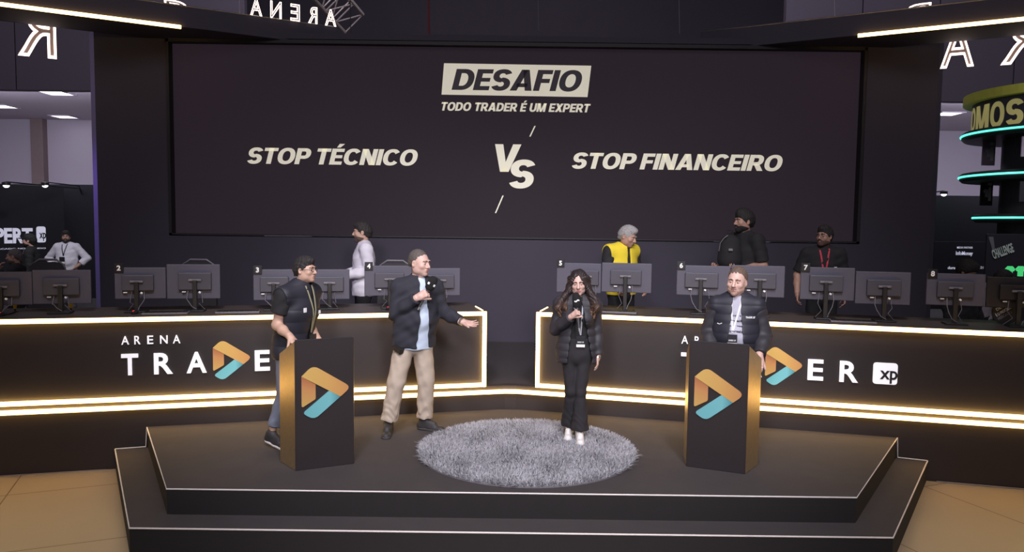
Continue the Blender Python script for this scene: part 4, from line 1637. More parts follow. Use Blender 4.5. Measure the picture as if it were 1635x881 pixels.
    def trousers(f, parent, m, g=.016, gk=.016, gh=.018, hem=.40, top=1.03, fold=.004, name='trousers', flare=None, crotch=True):
        s = f.sdf()
        J = f.J
        cl = [((0, 0, top), (0, 0, 1))]
        hip = .158 if f.fem else .155
        s.cone(J['pel'] - V3((0, 0, .05)), J['pel'] + V3((0, 0, .14)), hip * f.w + g * .6, .150 * f.w + g * .5 + f.belly * .5, .03, (f.dep, .76), cl)
        s.cone(J['pel'] - V3((0, 0, .06)) + V3((-.05, .02, 0)), J['pel'] - V3((0, 0, .06)) + V3((.05, .02, 0)), .105 + g * .5, .105 + g * .5, .05)
        for sd in 'LR':
            f.leg(s, sd, g, hem, .02, gk, gh)
            if flare:
                K, A = J['k' + sd], J['a' + sd]
                u = (A - K) / np.linalg.norm(A - K)
                s.cone(lerp(K, A, .25), A + u * .06, .060, flare, .03, None, [(K + u * hem, u)])
        s.disp(lambda X, Y, Z: fold * (np.sin(Z * 62 + 5 * np.sin(X * 31 + Y * 23 + Z * 9)) * np.clip((.38 - Z) * 4, 0.10, .9) + .45 * np.sin(Z * 23 + X * 61 - Y * 40) + .35 * np.sin(Z * 47 - X * 37 + Y * 29)))
        return s.build(name, m, parent, 1)

    def shoes(f, parent, m, m_sole, g=0.0, lift=None):
        for sd in 'LR':
            A, T = f.J['a' + sd], f.J['t' + sd]
            dz = T[2] - .03
            d = T - A
            dirn = d / np.linalg.norm(d)
            hd = V3((d[0], d[1], 0))
            hd /= np.linalg.norm(hd)
            heel = V3((A[0], A[1], A[2] - .055)) - hd * .035
            toe = T + hd * .015
            lo, hi = np.minimum(heel, toe) - .10, np.maximum(heel, toe) + .14
            # plane of the sole
            ax = toe - heel
            ax /= np.linalg.norm(ax)
            side = np.cross(ax, V3((0, 0, 1)))
            side /= np.linalg.norm(side)
            up = np.cross(side, ax)
            base = heel - up * .030
            s = Sdf(lo, hi, .005)
            cl = [(base + up * .018, -up)]
            mid = lerp(heel, toe, .5)
            s.cone(heel, mid, .040 + g, .040 + g, .02, None, cl)
            s.cone(mid - up * .006, toe - up * .010, .040 + g, .042 + g, .02, (up, .8), cl)
            s.cone(heel + up * .02, lerp(heel, A, .9) + up * .045, .042 + g, .040 + g, .03, None, [(heel + up * .085, up)])
            s.cone(A - V3((0, 0, .005)) + f.dep * .005, lerp(A, T, .62) + V3((0, 0, .012)), .043 + g, .034 + g, .03, None, [(base + up * .02, -up), (heel + up * .095, up)])
            sh = s.build('shoe', m, parent, 1)
            s = Sdf(lo, hi, .0045)
            cl = [(base, -up), (base + up * .022, up)]
            s.cone(heel - up * .018, mid - up * .018, .043 + g, .042 + g, .01, None, cl)
            s.cone(mid - up * .018, toe - up * .018, .043 + g, .046 + g, .01, None, cl)
            s.build('sole', m_sole, sh, 0)


def quilt(z0, pitch, amp):
    return lambda X, Y, Z: -amp * np.abs(np.sin((Z - z0) * PI / pitch)) ** .6 + 0 * X


def folds(amp, a=38.0, b=16.0):
    return lambda X, Y, Z: amp * (np.sin(Z * a + 3 * np.sin(X * b) + 2 * np.sin(Y * 14)) + .6 * np.sin(Z * 71 - X * 33 + Y * 21))


def cloth(name, col, rough=.85, var=.10):
    return mat(name, col, rough, var=var, scale=12, bump=.15, bscale=300)


def person(label, loc, yaw, sc, group=None):
    return thing('person', label, 'person', loc, yaw, group, sc)


def ring_strip(pts, half, nrm, th=.002):
    """flat ribbon following pts"""
    m = MB()
    bm_ = m.bm
    pts = [Vector(p) for p in pts]
    rows = []
    for i, p in enumerate(pts):
        t = (pts[min(i + 1, len(pts) - 1)] - pts[max(i - 1, 0)]).normalized()
        n = Vector(nrm)
        n = (n - t * n.dot(t)).normalized()
        s_ = t.cross(n)
        rows.append([bm_.verts.new(p + s_ * half * a + n * th * b) for a, b in ((-1, 0), (1, 0), (1, 1), (-1, 1))])
    for A, B in zip(rows, rows[1:]):
        for k in range(4):
            bm_.faces.new((A[k], A[(k + 1) % 4], B[(k + 1) % 4], B[k]))
    bm_.faces.new(rows[0][::-1])
    bm_.faces.new(rows[-1])
    bmesh.ops.recalc_face_normals(bm_, faces=bm_.faces)
    return m


def lanyard(f, s, parent, m, bx, bz, badge=None, half=.008, lines=True, gap=.055, colz=None, name='lanyard'):
    """two straps from the collar down to a badge, lying on the surface s"""
    J = f.J
    lz = (colz or J['nec'][2] + .01)
    last = None
    strap = None
    for sd in (-1, 1):
        pts = []
        for t in np.linspace(0, 1, 9):
            x = J['nec'][0] + sd * gap * (1 - t) + (bx - J['nec'][0]) * t
            z = lz * (1 - t) + bz * t
            y = s.front(x, z) - .006
            if t < .12:
                y = max(y, s.front(x, lz - .03) - .02)
            pts.append((x, y, z))
        strap = ring_strip(pts, half, (0, -1, 0)).build(name, m, parent)
        last = pts[-1]
    if badge:
        bw, bh, mb, mw = badge
        last = (last[0], min(last[1], s.front(bx, bz - bh * .5), s.front(bx, bz - bh)) - .018, last[2])
        b = MB().box((last[0], last[1] - .006, last[2] - bh / 2 - .012), (bw, .004, bh), .001).build('badge', mb, strap)
        MB().box((last[0], last[1] - .009, last[2] - bh * .86 - .012), (bw * .98, .002, bh * .26)).build('white_band', mw, strap)
        if lines:
            o = put_text('lettering', 'EXPERT XP', mw, strap, (last[0] - bw * .36, last[1] - .0085, last[2] - bh * .58 - .012), bh * .12, bw * .72, bold=.02, depth=.001)
    return last


def mic(label, P, axis, head_r=.045, logo='band', L=.17):
    """hand microphone: P = where the hand grips, axis points to the head"""
    t = bpy.data.objects.new('microphone', None)
    C.objects.link(t)
    tag(t, label, 'microphone', 'hand microphones')
    z = Vector(axis).normalized()
    x = Vector((1, 0, 0))
    x = (x - z * x.dot(z)).normalized()
    y = z.cross(x)
    t.matrix_world = Matrix(((x.x, y.x, z.x, P[0]), (x.y, y.y, z.y, P[1]), (x.z, y.z, z.z, P[2]), (0, 0, 0, 1)))
    MB().lathe([(0, -L * .75), (.012, -L * .75), (.013, -.03), (.017, .045), (.017, .06), (0, .06)], 16).build('handle', mat('mic_handle', (.10, .10, .11), .3, metal=.6), t, True)
    MB().lathe([(0, -L * .75 - .03), (.0085, -L * .75 - .03), (.0095, -L * .75), (0, -L * .75)], 12).build('tail_cap', M_metal, t, True)
    hr = head_r
    MB().lathe([(0, .05), (hr * .62, .05), (hr * .86, .062), (hr, .09), (hr, .125), (hr * .88, .16), (hr * .55, .182), (0, .188)], 24).build('windscreen', mat('foam_black', (.008, .008, .009), .95, bump=.2, scale=60), t, True)
    lg = MB()
    if logo == 'band':
        for k in range(-3, 4):
            a = -PI / 2 + k * .16
            lg.box(((hr + .0005) * math.cos(a), (hr + .0005) * math.sin(a), .108 + .004 * math.sin(k * 1.3) + .0018 * k), (.009, .003, .010), 0, (0, 0, a + PI / 2))
    else:
        for a in (-PI / 2 - .45, -PI / 2 + .85):
            lg.box(((hr + .0005) * math.cos(a), (hr + .0005) * math.sin(a), .108), (.022, .004, .022), .002, (0, 0, a + PI / 2))
            if a < -PI / 2:
                lg.build('logo', M_tagw, t)
                lg = MB()
    lg.build('logo', M_tagw, t)
    return t


def to_world(root, p):
    M = Matrix.Translation(root.location) @ Matrix.Rotation(root.rotation_euler.z, 4, 'Z') @ Matrix.Scale(root.scale.x, 4)
    return M @ Vector(p)


SK_A = mat('skin_fair', (.60, .39, .33), .5, var=.06, scale=20)
SK_B = mat('skin_olive', (.52, .33, .25), .5, var=.06, scale=20)
SK_C = mat('skin_tan', (.40, .23, .17), .5, var=.06, scale=20)
SK_D = mat('skin_dim', (.48, .29, .24), .5, var=.06, scale=20)
M_navy = cloth('navy_jacket', (.022, .023, .034))
M_blackcloth = cloth('black_cloth', (.012, .012, .014))
M_puffer = cloth('charcoal_puffer', (.030, .028, .036), .6)
M_pufnavy = cloth('navy_puffer', (.020, .021, .032), .55)
M_shirtblue = cloth('pale_blue_shirt', (.52, .62, .76))
M_shirtwhite = cloth('white_shirt', (.68, .66, .74))
M_beige = cloth('beige_chinos', (.46, .38, .31))
M_jean = cloth('faded_jeans', (.16, .18, .24))
M_greytee = cloth('grey_tee', (.40, .40, .48))
M_vestyel = cloth('yellow_vest_cloth', (.72, .56, .03))
M_shoeblk = cloth('dark_sneaker', (.03, .028, .03), .6)
M_solewhite = mat('white_sole', (.72, .70, .70), .6)
M_soledark = mat('dark_sole', (.05, .048, .05), .7)
M_shoewhite = cloth('white_sneaker', (.78, .76, .76), .6)
M_strap = cloth('grey_lanyard', (.42, .44, .50))
M_strapred = cloth('red_lanyard', (.55, .05, .09))
M_badge = mat('badge_black', (.015, .015, .02), .4)
LEATHER = mat('black_leather', (.015, .014, .014), .45)


def collar(f, s, r=.066, z0=-.03, z1=.035, lean=.0, w=.012):
    """stand collar round the neck, open on top"""
    n = f.J['nec']
    s.cone(n + V3((0, 0, z0)), n + V3((0, -.004, z1 + .02)), r + .012, r, .012, None, [(n + V3((0, 0, z1)), (0, -.25, 1))])
    s.cone(n + V3((0, -.004, z1 - .012)), n + V3((0, -.008, z1 + .08)), r - w, r - w, .0, None, [(n + V3((0, 0, z1 - .02)), (0, .25, -1))], op='s')


def open_front(s, xc, wt, wb, zt, zb, y0=.0, lean=0.0):
    def f(X, Y, Z):
        t = np.clip((zt - Z) / (zt - zb), 0, 1)
        hw = wt + (wb - wt) * t
        return np.maximum(np.abs(X - xc - lean * t) - hw, Y - y0)
    s.shape(f, 's')


# ---- the man in the navy jacket
def man_navy():
    r = person('man in a navy jacket and beige trousers talking into a microphone, arm stretched out', (-.955, 7.06, .4), math.radians(22), .985)
    f = Fig(dict(pel=(.035, 0, .95), wai=(.055, 0, 1.10), che=(.068, .01, 1.28), nec=(.075, .015, 1.475), hea=(.085, -.02, 1.636),
                 sL=(.242, .015, 1.40), sR=(-.102, .015, 1.40), eR=(-.150, -.02, 1.15), wR=(.012, -.205, 1.325), eL=(.315, .0, 1.165), wL=(.445, -.215, 1.085),
                 hL=(.125, 0, .93), kL=(.150, -.02, .5), aL=(.150, .02, .09), tL=(.265, -.085, .03),
                 hR=(-.060, 0, .93), kR=(-.145, -.03, .5), aR=(-.215, .0, .09), tR=(-.265, -.135, .03)),
            w=1.0, belly=.022, slim=1.04, head_yaw=math.radians(34), head_pitch=.10, h=.006)
    f.body(r, SK_A, {'R': dict(fd=(.62, -.36, .40), pn=(.72, .50, -.2), curl=(62, 75, 40), thumb=(.75, .25, .6), tcurl=35),
                     'L': dict(fd=(.88, -.40, -.22), pn=(.0, -.55, .85), curl=(12, 14, 10), spread=.5, thumb=(.6, .75, .25), tcurl=5)})
    f.face(r, (.10, .07, .055), lips=(.42, .19, .17), squint=.8)
    f.hair(r, (.095, .080, .072), t=.004, line=(0, -.082, .066), tilt=(0, -.66, -.75), nape=-.030, top=.0, noise=.0008, back=.007)
    s = f.sdf()
    f.torso(s, .010, .82, gb=.022)
    collar(f, s, .064, -.03, .030)
    s.disp(folds(.002))
    s.build('shirt', M_shirtblue, r, 1)
    s = f.sdf()
    f.torso(s, .030, .845, gb=.044)
    open_front(s, .100, .026, .060, 1.46, .86, -.02, -.015)
    collar(f, s, .072, -.03, .028)
    open_front(s, .095, .028, .032, 1.56, 1.42, -.03)
    for sd in 'LR':
        f.arm(s, sd, .024, t1=1.93, ge=.018, wide=.004)
    s.disp(folds(.0035))
    s.build('jacket', M_navy, r, 1)
    f.trousers(r, M_beige, g=.018, gk=.026, gh=.034, hem=.375, top=1.0, fold=.005)
    s = f.sdf(lo=(-.3, -.3, .9), hi=(.3, .3, 1.1))
    s.cone((.035, 0, .94), (.035, 0, 1.04), .155 + .014, .153 + .014, .0, (f.dep, .76), [((0, 0, .955), (0, 0, -1)), ((0, 0, .99), (0, 0, 1))])
    s.build('belt', LEATHER, r, 1)
    MB().box((-.135, -.085, .825), (.055, .10, .060), .010, (math.radians(20), 0, .55)).build('belt_pouch', LEATHER, r)
    f.shoes(r, M_shoeblk, M_soledark)
    W, v = f.J['wL'], f.J['wL'] - f.J['eL']
    v = v / np.linalg.norm(v)
    MB().tube([W - v * .012, W + v * .012], .038, 14).build('wristwatch', M_metal, r, True)
    c, fd, th, pn = f.hands['R']
    g = c(.078, .0, .032)
    ax = to_world(r, g + V3((.10, -.02, .20))) - to_world(r, g)
    mic('black foam microphone with white marks held by the man in the navy jacket', to_world(r, g), ax, .047, 'squares')


# ---- the woman
def woman():
    r = person('woman with long wavy hair and dark puffer jacket speaking on the round rug', (.60, 6.80, .428), math.radians(-4), .885)
    f = Fig(dict(sR=(-.165, .015, 1.40), sL=(.165, .015, 1.40), eR=(-.225, -.03, 1.14), wR=(-.062, -.225, 1.305), eL=(.205, .04, 1.14), wL=(.215, -.03, .875),
                 hL=(.08, 0, .93), kL=(.045, -.06, .5), aL=(.045, -.06, .09), tL=(.05, -.20, .03),
                 hR=(-.08, 0, .93), kR=(-.055, -.03, .5), aR=(-.060, .10, .10), tR=(-.075, -.045, .03), nec=(0, .015, 1.455), hea=(.005, -.02, 1.622)),
            w=.95, slim=.90, head_yaw=math.radians(-3), head_pitch=.14, head_roll=-.05, h=.006, hk=1.02, female=True)
    f.body(r, SK_A, {'R': dict(fd=(.45, -.40, .45), pn=(.85, .35, -.1), curl=(65, 75, 40), thumb=(.75, .25, .6), tcurl=35, sc=.9),
                     'L': dict(fd=(.0, -.12, -1), pn=(-1, .1, 0), curl=(14, 18, 14), thumb=(.8, .5, .3), sc=.92)})
    f.face(r, (.05, .03, .025), lips=(.45, .12, .13), squint=.75)
    # hair: cap with centre parting and long wavy locks
    P, R, q = f.hp, f.R, f.hk
    s = Sdf((-.32, -.26, 1.12), (.32, .26, 1.86), .005)
    s.ell(P((0, .024, .030)), V3((.090, .112, .108)) * q, R, 0)
    s.cone(P((0, .07, 0)), P((0, .095, -.20)), .085, .085, .04)
    rs = np.random.RandomState(5)
    for sd in (-1, 1):
        for i in range(10):
            a = i / 9.0
            p0 = P((sd * (.045 + .045 * a), -.055 + .13 * a, .060 - .03 * a))
            p1 = P((sd * (.090 + .012 * rs.rand()), -.040 + .12 * a, -.06))
            x = sd * (.098 + .065 * rs.rand())
            yb = -.155 + .24 * a
            z1, z2 = 1.44 + .03 * rs.rand(), 1.24 + .10 * rs.rand()
            p2 = V3((x * 1.12, -.10 + .20 * a, z1))
            p3 = V3((x * 1.30 + sd * .02 * math.sin(i * 2.2), yb, (z1 + z2) / 2))
            p4 = V3((x * 1.05 + sd * .03 * math.sin(i * 1.7), yb - .01, z2))
            for (u, v, ra, rb) in ((p0, p1, .024, .026), (p1, p2, .026, .026), (p2, p3, .026, .024), (p3, p4, .024, .008)):
                s.cone(u, v, ra, rb, .018)
    # open the face
    s.ell(P((-.004, -.105, -.030)), V3((.058, .085, .108)) * q, R, .006, 's')
    s.ell(P((0, -.10, .055)), V3((.030, .06, .050)) * q, R, .01, 's')
    s.disp(lambda X, Y, Z: .0035 * np.sin(X * 210 + 6 * np.sin(Z * 38) + Y * 120) + .004 * np.sin(Z * 55 + X * 60))
    mh = ramp_mat('long_hair', (0, 0, 1), [(1.20, (.26, .135, .055)), (1.36, (.12, .062, .035)), (1.50, (.035, .022, .020)), (1.78, (.022, .015, .016))], .55, wob=.10)
    s.build('hair', mh, r, 1)
    s = f.sdf()
    f.torso(s, .006, .98)
    s.build('top', M_blackcloth, r, 1)
    front = f.sdf()
    f.torso(front, .006, .90)
    s = f.sdf()
    f.torso(s, .032, .82, gb=.048)
    open_front(s, .01, .035, .13, 1.44, .86, .0, .02)
    collar(f, s, .074, -.03, .02)
    open_front(s, 0, .05, .05, 1.6, 1.40, -.01)
    s.disp(quilt(.86, .075, .007))
    for sd in 'LR':
        f.arm(s, sd, .024, t1=1.94, ge=.020, wide=.004)
    s.disp(folds(.002))
    s.build('jacket', M_puffer, r, 1)
    f.trousers(r, cloth('black_flares', (.020, .018, .022)), g=.020, gk=.008, gh=.01, hem=.385, top=1.06, fold=.003, flare=.105)
    f.shoes(r, M_shoewhite, M_solewhite, -.003)
    lanyard(f, front, r, M_strap, .035, 1.10, (.088, .108, M_badge, M_tagw), .007)
    W, v = f.J['wL'], f.J['wL'] - f.J['eL']
    v = v / np.linalg.norm(v)
    MB().tube([W + v * .002, W + v * .020], .033, 14).build('wristwatch', M_metal, r, True)
    c, fd, th, pn = f.hands['R']
    g = c(.075, .0, .028)
    ax = to_world(r, g + V3((-.022, .035, .2))) - to_world(r, g)
    mic('black foam microphone with white script held by the woman', to_world(r, g), ax, .038, 'band')


# ---- the speaker at the left lectern
def man_left():
    r = person('man with glasses and black vest leaning on the left lectern, bare right arm', (-1.87, 6.58, .4), math.radians(64), .965)
    f = Fig(dict(pel=(0, .085, .95), wai=(0, .05, 1.10), nec=(0, -.02, 1.475), hea=(.012, -.065, 1.622), che=(0, .0, 1.28), sL=(.16, .0, 1.41), sR=(-.195, .0, 1.405),
                 eR=(-.225, .055, 1.14), wR=(-.29, -.155, 1.06), eL=(.185, .09, 1.13), wL=(.11, -.14, .96),
                 hL=(.095, .085, .93), hR=(-.095, .085, .93), kR=(-.12, .07, .51), aR=(-.16, .19, .125), tR=(-.18, .04, .035), kL=(.10, -.03, .5), aL=(.10, .0, .09), tL=(.12, -.15, .03)),
            w=1.0, belly=.0, slim=1.0, head_yaw=math.radians(8), head_pitch=.0, h=.006, hk=.91)
    f.body(r, SK_B, {'R': dict(fd=(.10, -.62, -.62), pn=(.15, .55, -.80), curl=(22, 32, 20), thumb=(.6, .75, .2), tcurl=10),
                     'L': dict(fd=(-.2, -.9, -.3), pn=(-.1, 0, -1), curl=(15, 20, 15))})
    f.face(r, (.04, .03, .025), lips=(.38, .18, .15), squint=.85)
    f.hair(r, (.016, .013, .013), t=.011, line=(0, -.074, .066), nape=-.045, top=.010, noise=.002)
    f.glasses(r)
    s = f.sdf()
    f.torso(s, .012, .90)
    for sd in 'LR':
        f.arm(s, sd, .024, t1=.60, ge=.030, wide=.008)
    s.disp(folds(.002))
    s.build('tee', M_blackcloth, r, 1)
    front = f.sdf()
    f.torso(front, .040, .86, gb=.034)
    s = f.sdf()
    f.torso(s, .036, .83, gb=.040)
    collar(f, s, .074, -.03, .035)
    open_front(s, .045, .022, .040, 1.56, .84, -.02, -.01)
    for sd in 'LR':      # arm holes
        S, E = f.J['s' + sd], f.J['e' + sd]
        s.ell(S + V3(((.07 if sd == 'L' else -.07), 0, -.04)), (.055, .085, .11), None, .01, 's')
    s.disp(quilt(.83, .11, .005))
    s.build('vest', M_pufnavy, r, 1)
    # sleeve piping
    S = f.J['sR']
    MB().tube([S + V3((.03, -.085, .01)), S + V3((-.01, -.055, .062)), S + V3((-.03, .0, .078)), S + V3((-.035, .05, .060))], .0045, 6).build('sleeve_piping', cloth('lime_piping', (.42, .45, .05)), r, True)
    f.trousers(r, M_jean, g=.016, gk=.014, gh=.020, hem=.33, top=1.0, fold=.004)
    f.shoes(r, M_shoeblk, M_solewhite, -.001)
    last = lanyard(f, front, r, cloth('yellow_strap', (.34, .32, .20)), .05, 1.05, (.085, .11, M_badge, M_tagw), .007, gap=.04)
    MB().box((-.085, front.front(-.085, 1.27) - .004, 1.27), (.040, .006, .042), .004).build('chest_logo', M_tagw, r)
    MB().box((.115, front.front(.115, 1.235) - .004, 1.235), (.040, .006, .030), .003).build('sleeve_logo', M_tagw, r)
    W, v = f.J['wR'], f.J['wR'] - f.J['eR']
    v = v / np.linalg.norm(v)
    b = MB()
    for k in range(3):
        p = W - v * (.004 + .014 * k)
        b.tube([p - v * .004, p + v * .004], .033 + .0012 * k, 14)
    b.build('bracelet', LEATHER, r, True)


# ---- the speaker at the right lectern
def man_right():
    r = person('man in a dark puffer jacket and grey printed tee standing at the right lectern', (1.955, 6.50, .4), math.radians(-16), .945)
    f = Fig(dict(hea=(-.005, -.03, 1.605), nec=(0, .0, 1.455), sL=(.170, .015, 1.39), sR=(-.170, .015, 1.39), eR=(-.25, .03, 1.12), wR=(-.20, -.19, .97), eL=(.255, .03, 1.12), wL=(.205, -.20, .965)),
            w=1.0, belly=.02, slim=1.0, head_yaw=math.radians(-14), head_pitch=.06, head_roll=.06, h=.006, hk=1.04)
    f.body(r, SK_A, {'R': dict(fd=(.2, -.8, -.4), pn=(.1, 0, -1), curl=(20, 30, 20)),
                     'L': dict(fd=(-.02, -.62, -.60), pn=(-.2, .55, -.80), curl=(22, 32, 22), thumb=(.85, .40, .3), tcurl=15)})
    f.face(r, (.16, .11, .085), lips=(.42, .20, .18), squint=.62)
    f.hair(r, (.11, .075, .058), t=.006, line=(0, -.080, .066), tilt=(0, -.68, -.73), nape=-.040, top=.0, noise=.0015, back=.010)
    f.beard(r, (.40, .25, .20), .0015)
    s = f.sdf()
    f.torso(s, .010, .86)
    s.disp(folds(.002))
    s.build('tee', M_greytee, r, 1)
    tee = s
    s = f.sdf()
    f.torso(s, .026, .80, gb=.036)
    open_front(s, .0, .035, .085, 1.44, .95, .0, .0)
    collar(f, s, .078, -.03, .030)
    open_front(s, .0, .036, .045, 1.56, 1.40, -.01)
    s.disp(quilt(.80, .085, .007))
    s.build('jacket', M_pufnavy, r, 1)
    jk = s
    s2 = f.sdf()
    for sd in 'LR':
        f.arm(s2, sd, .024, t1=1.93, ge=.022, wide=.004)
    s2.disp(folds(.003))
    s2.build('sleeves', M_puffer, r, 1)
    f.trousers(r, M_blackcloth, top=1.0)
    f.shoes(r, M_shoeblk, M_soledark)
    for i, st in enumerate(('tree e', 'in all', 'ang ase', 'iversals')):
        z = 1.295 - i * .045
        wd = (.085, .09, .11, .125)[i]
        me = text_mesh(st, .020, wd, bold=.02, depth=.002)
        y = tee.front(.0, z + .01) - .004
        o = link('tee_lettering', me, M_badge, r)
        o.location = (-wd / 2 + .0, y, z)
    lanyard(f, tee, r, mat('white_strap', (.66, .66, .70), .7), -.03, 1.155, (.085, .105, M_badge, M_tagw), .008, gap=.05)
    x, z = .120, 1.285
    me = text_mesh('TRADER XP', .018, .085, bold=.03, depth=.002)
    o = link('chest_lettering', me, M_tagw, r)
    o.location = (x - .04, min(jk.front(x + q_, z + p_) for q_ in (-.04, 0, .02) for p_ in (0, .018)) - .004, z)
    o.rotation_euler = (0, 0, .25)
    o = MB().tube([(-.165, jk.front(-.165, 1.225) - .004, 1.225), (-.145, jk.front(-.145, 1.222) - .004, 1.219), (-.125, jk.front(-.125, 1.228) - .004, 1.230)], .004, 6).build('chest_logo', M_tagw, r)


man_navy()
woman()
man_left()
man_right()

# ------------------------------------------------------------------ people in the background
HANG = {'R': dict(fd=(0, -.15, -1), pn=(1, 0, 0)), 'L': dict(fd=(0, -.15, -1), pn=(-1, 0, 0))}


def back_person(label, px, py, Y, zf, yaw, J=None, stat=None, skin=SK_D, hair=(.02, .016, .016), ht=.016, top=.012, shirt=M_blackcloth, vest=None, beard=None,
                hands=None, hy=0, hp=0, sleeve=1.95, w=1.05, glasses=False, lan=None, belly=0.0, cap=None, brow=(.03, .02, .02), nohair=False, hem=.90, trous=None, extra=None):
    p = at(px, py, Y)
    sc = stat or (p.z - zf) / 1.755
    f = Fig(J, w=w, belly=belly, h=.010, head_yaw=hy, head_pitch=hp, slim=1.05)
    rel = Matrix.Rotation(yaw, 3, 'Z') @ Vector(f.J['hea'].tolist())
    r = person(label, (p.x - rel.x * sc, Y - rel.y * sc, zf), yaw, sc)
    f.body(r, skin, hands or HANG, .0065)
    f.face(r, brow)
    if not nohair:
        f.hair(r, hair, t=ht, top=top, h=.006)
    if beard:
        f.beard(r, beard, .008)
    if glasses:
        f.glasses(r)
    s = f.sdf(h=.009)
    f.torso(s, .018, hem)
    collar(f, s, .070, -.03, .02)
    for sd in 'LR':
        f.arm(s, sd, .022, t1=sleeve, ge=.022, wide=.005)
    s.disp(folds(.003))
    s.build('shirt', shirt, r, 1)
    fr = s
    if vest:
        s = f.sdf(h=.008)
        f.torso(s, .040, .88)
        collar(f, s, .080, -.03, .03)
        open_front(s, 0, .020, .035, 1.5, .9, -.02)
        for sd in 'LR':
            s.ell(f.J['s' + sd] + V3(((.075 if sd == 'L' else -.075), 0, -.05)), (.06, .10, .13), None, .01, 's')
        s.build('vest', vest, r, 1)
        fr = s
    f.trousers(r, trous or M_blackcloth, top=1.0)
    f.shoes(r, M_shoeblk, M_soledark)
    if lan:
        lanyard(f, fr, r, lan[0], 0, lan[1], lan[2], .009, lines=False)
    if extra:
        extra(f, r, fr)
    return f, r


def small_logo(x, z):
    def go(f, r, fr):
        MB().box((x, fr.front(x, z) - .006, z), (.05, .008, .022), .003).build('chest_logo', M_tagw, r)
    return go


back_person('man in white shirt walking past number 4 seen from the side', 578, 355, 9.55, PLZ, math.radians(-72),
            dict(eR=(-.22, .05, 1.14), wR=(-.20, -.20, 1.08), eL=(.22, .05, 1.14), wL=(.12, -.24, 1.08)), skin=SK_B, shirt=M_shirtwhite, hair=(.022, .018, .018), ht=.012, beard=(.10, .065, .055),
            hands={'R': dict(fd=(.2, -1, .1), pn=(.6, 0, .8), curl=(40, 50, 30)), 'L': dict(fd=(-.6, -1, .1), pn=(0, -.1, 1), curl=(40, 40, 30))}, hy=math.radians(-12), hp=.08, hem=.82)
back_person('grey haired man in a bright yellow vest looking down at a monitor', 1003, 357, 9.2, PLZ, math.radians(32),
            dict(eR=(-.24, .0, 1.14), wR=(-.20, -.22, 1.02), eL=(.24, .0, 1.14), wL=(.18, -.24, 1.02), nec=(0, -.03, 1.46), hea=(0, -.10, 1.60)), skin=SK_C, hair=(.30, .29, .29), ht=.010,
            vest=M_vestyel, hy=math.radians(22), hp=.38, brow=(.2, .19, .18), sleeve=.9,
            extra=lambda f, r, fr: [MB().box((.10, fr.front(.10, 1.22) - .004, 1.22), (.045, .006, .022), .002).build('vest_mark', M_badge, r),
                                    MB().box(tuple(f.J['eR'] + V3((-.035, -.075, .05))), (.03, .02, .04), .004).build('sleeve_logo', M_tagw, r)])
f_, r_ = back_person('bearded man in black tee carrying a black bag in front of the screen wall', 1188, 336, 9.6, PLZ, math.radians(-62),
                     dict(eL=(.26, .05, 1.13), wL=(.18, -.20, 1.10), eR=(-.25, .0, 1.13), wR=(-.12, -.27, 1.10)), skin=SK_C, hair=(.014, .012, .012), ht=.020, top=.03, beard=(.014, .012, .012),
                     sleeve=.85, hy=math.radians(-12), hp=.05,
                     hands={'L': dict(fd=(-.3, -1, 0), pn=(-.4, 0, 1), curl=(30, 40, 30)), 'R': dict(fd=(.3, -1, 0), pn=(.4, 0, 1), curl=(30, 40, 30))}, extra=small_logo(.06, 1.30))
# the black bag in his arms
p = at(1165, 402, 9.45)
bg = thing('backpack', 'black backpack held by the bearded man', 'bag', (p.x, p.y, p.z - .19), math.radians(-20))
s = Sdf((-.25, -.2, -.05), (.25, .2, .5), .01)
s.cone((0, 0, .10), (0, 0, .28), .15, .13, .0, ((0, 1, 0), .6))
s.cone((0, -.06, .10), (0, -.06, .18), .10, .09, .03, ((0, 1, 0), .5))
s.build('sack', M_blackcloth, bg, 1)
MB().tube([(-.03, 0, .40), (-.03, -.0, .46), (.03, 0, .46), (.03, 0, .40)], .010, 6).build('top_loop', M_blackcloth, bg, True)
MB().tube([(-.125, -.065, .20), (-.11, -.09, .30), (-.07, -.09, .36), (-.02, -.08, .40)], .006, 6).build('grey_piping', M_cable, bg, True)
MB().box((.02, -.128, .22), (.05, .008, .03), .003).build('patch', M_cable, bg)
back_person('man with glasses and a red lanyard standing behind number 7', 1317, 361, 9.3, PLZ, math.radians(-14), skin=SK_C, hair=(.016, .014, .014), ht=.014, top=.012, glasses=True,
            beard=(.09, .05, .04), hy=math.radians(-38), sleeve=.85, lan=(M_strapred, 1.12, None), extra=small_logo(.12, 1.25),
            J=dict(eR=(-.29, .04, 1.14), wR=(-.30, -.10, .92)))
# hall, far left
back_person('man in white shirt standing with hands on hips at the far left', 105, 369, 16.6, .3, math.radians(6),
            dict(eR=(-.40, .06, 1.17), wR=(-.215, -.05, .99), eL=(.40, .06, 1.17), wL=(.215, -.05, .99)), skin=SK_C, shirt=M_shirtwhite, beard=(.03, .02, .02), hy=math.radians(18), w=1.15, belly=.02,
            hands={'R': dict(fd=(.6, -.3, -.7), pn=(1, .2, .6), curl=(20, 25, 20)), 'L': dict(fd=(-.6, -.3, -.7), pn=(-1, .2, .6), curl=(20, 25, 20))}, lan=(M_badge, 1.22, (.11, .14, M_badge, M_tagw)), sleeve=1.6,
            trous=cloth('grey_trousers', (.07, .065, .075)))


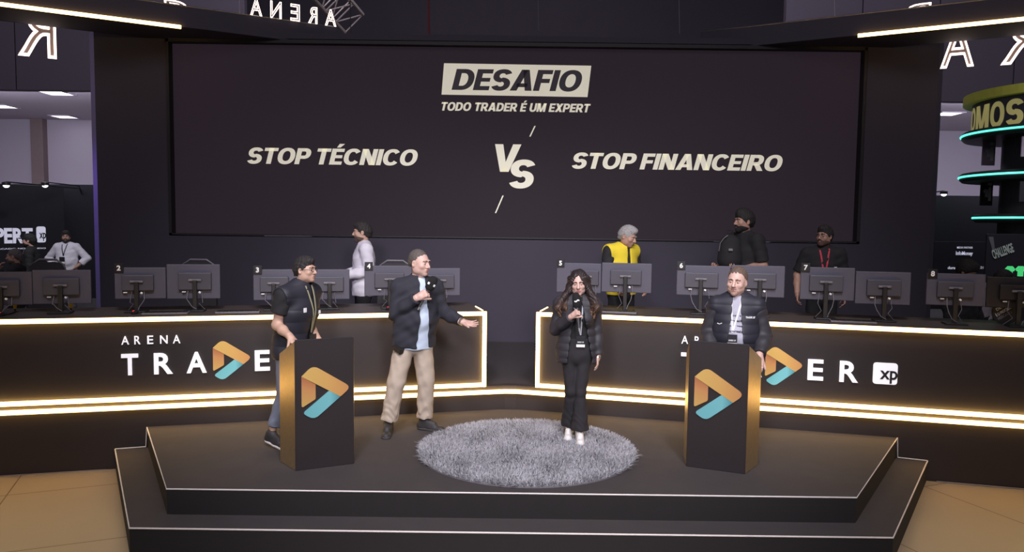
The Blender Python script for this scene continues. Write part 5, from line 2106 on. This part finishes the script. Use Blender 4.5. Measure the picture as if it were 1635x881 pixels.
def cap_on(f, r, fr):
    P, R, q = f.hp, f.R, f.hk
    s = Sdf(P((0, 0, 0)) - .26, P((0, 0, 0)) + .24, .007)
    s.ell(P((0, .020, .045)), V3((.094, .112, .095)), R, 0, clip=[(P((0, 0, .045)), R @ V3((0, -.1, -1)))])
    s.cone(P((0, -.07, .055)), P((0, -.15, .045)), .072, .060, .01, (R @ V3((0, .1, 1)), .12))
    s.build('cap', M_blackcloth, r, 1)


back_person('man in black cap and black shirt in front of the lettering at the far left', 46, 374, 14.6, .3, math.radians(-68), skin=SK_D, hair=(.012, .01, .01), beard=(.02, .015, .015), hy=math.radians(-10), extra=cap_on,
            lan=(M_strap, 1.15, None), J=dict(eR=(-.23, .0, 1.15), wR=(-.12, -.22, 1.30)), hands={'R': dict(fd=(.3, -.5, .8), pn=(.5, .5, 0), curl=(40, 50, 40)), 'L': HANG['L']}, w=1.12)
back_person('grey haired man with hand at his mouth at the far left', 22, 397, 12.9, 0.0, math.radians(-72), skin=SK_C, hair=(.10, .09, .09), ht=.008, top=.0, hy=math.radians(-6), hp=.12,
            J=dict(eL=(.20, -.12, 1.15), wL=(.06, -.22, 1.42), eR=(-.22, -.05, 1.15), wR=(-.10, -.25, 1.20)), beard=(.12, .10, .09),
            hands={'L': dict(fd=(-.3, .25, .9), pn=(-.2, .9, -.2), curl=(20, 40, 30)), 'R': dict(fd=(.5, -.8, 0), pn=(0, 0, -1), curl=(25, 30, 20))})
back_person('balding man seated behind the large left monitor, only the crown showing', 84, 427, 9.3, .30, math.radians(170), skin=SK_A, nohair=True, hp=.3)
# hall, far right
back_person('dark haired person bending behind number 8, head top showing', 1545, 418, 10.2, .12, math.radians(20), skin=SK_C, hair=(.012, .01, .01), ht=.035, top=.03, hp=.55, hy=.3)
back_person('person in pale grey shirt stooping to the right behind the last monitor', 1603, 421, 12.0, 0.0, math.radians(62), skin=SK_C, shirt=cloth('dim_shirt', (.36, .34, .38)), hair=(.014, .012, .012), hp=.45, hy=.2, sleeve=.9,
            J=dict(nec=(0, -.14, 1.42), hea=(0, -.24, 1.53), che=(0, -.06, 1.26), sL=(.185, -.10, 1.375), sR=(-.185, -.10, 1.375), eL=(.24, -.18, 1.12), wL=(.18, -.40, 1.05), eR=(-.24, -.18, 1.12), wR=(-.18, -.40, 1.05)))
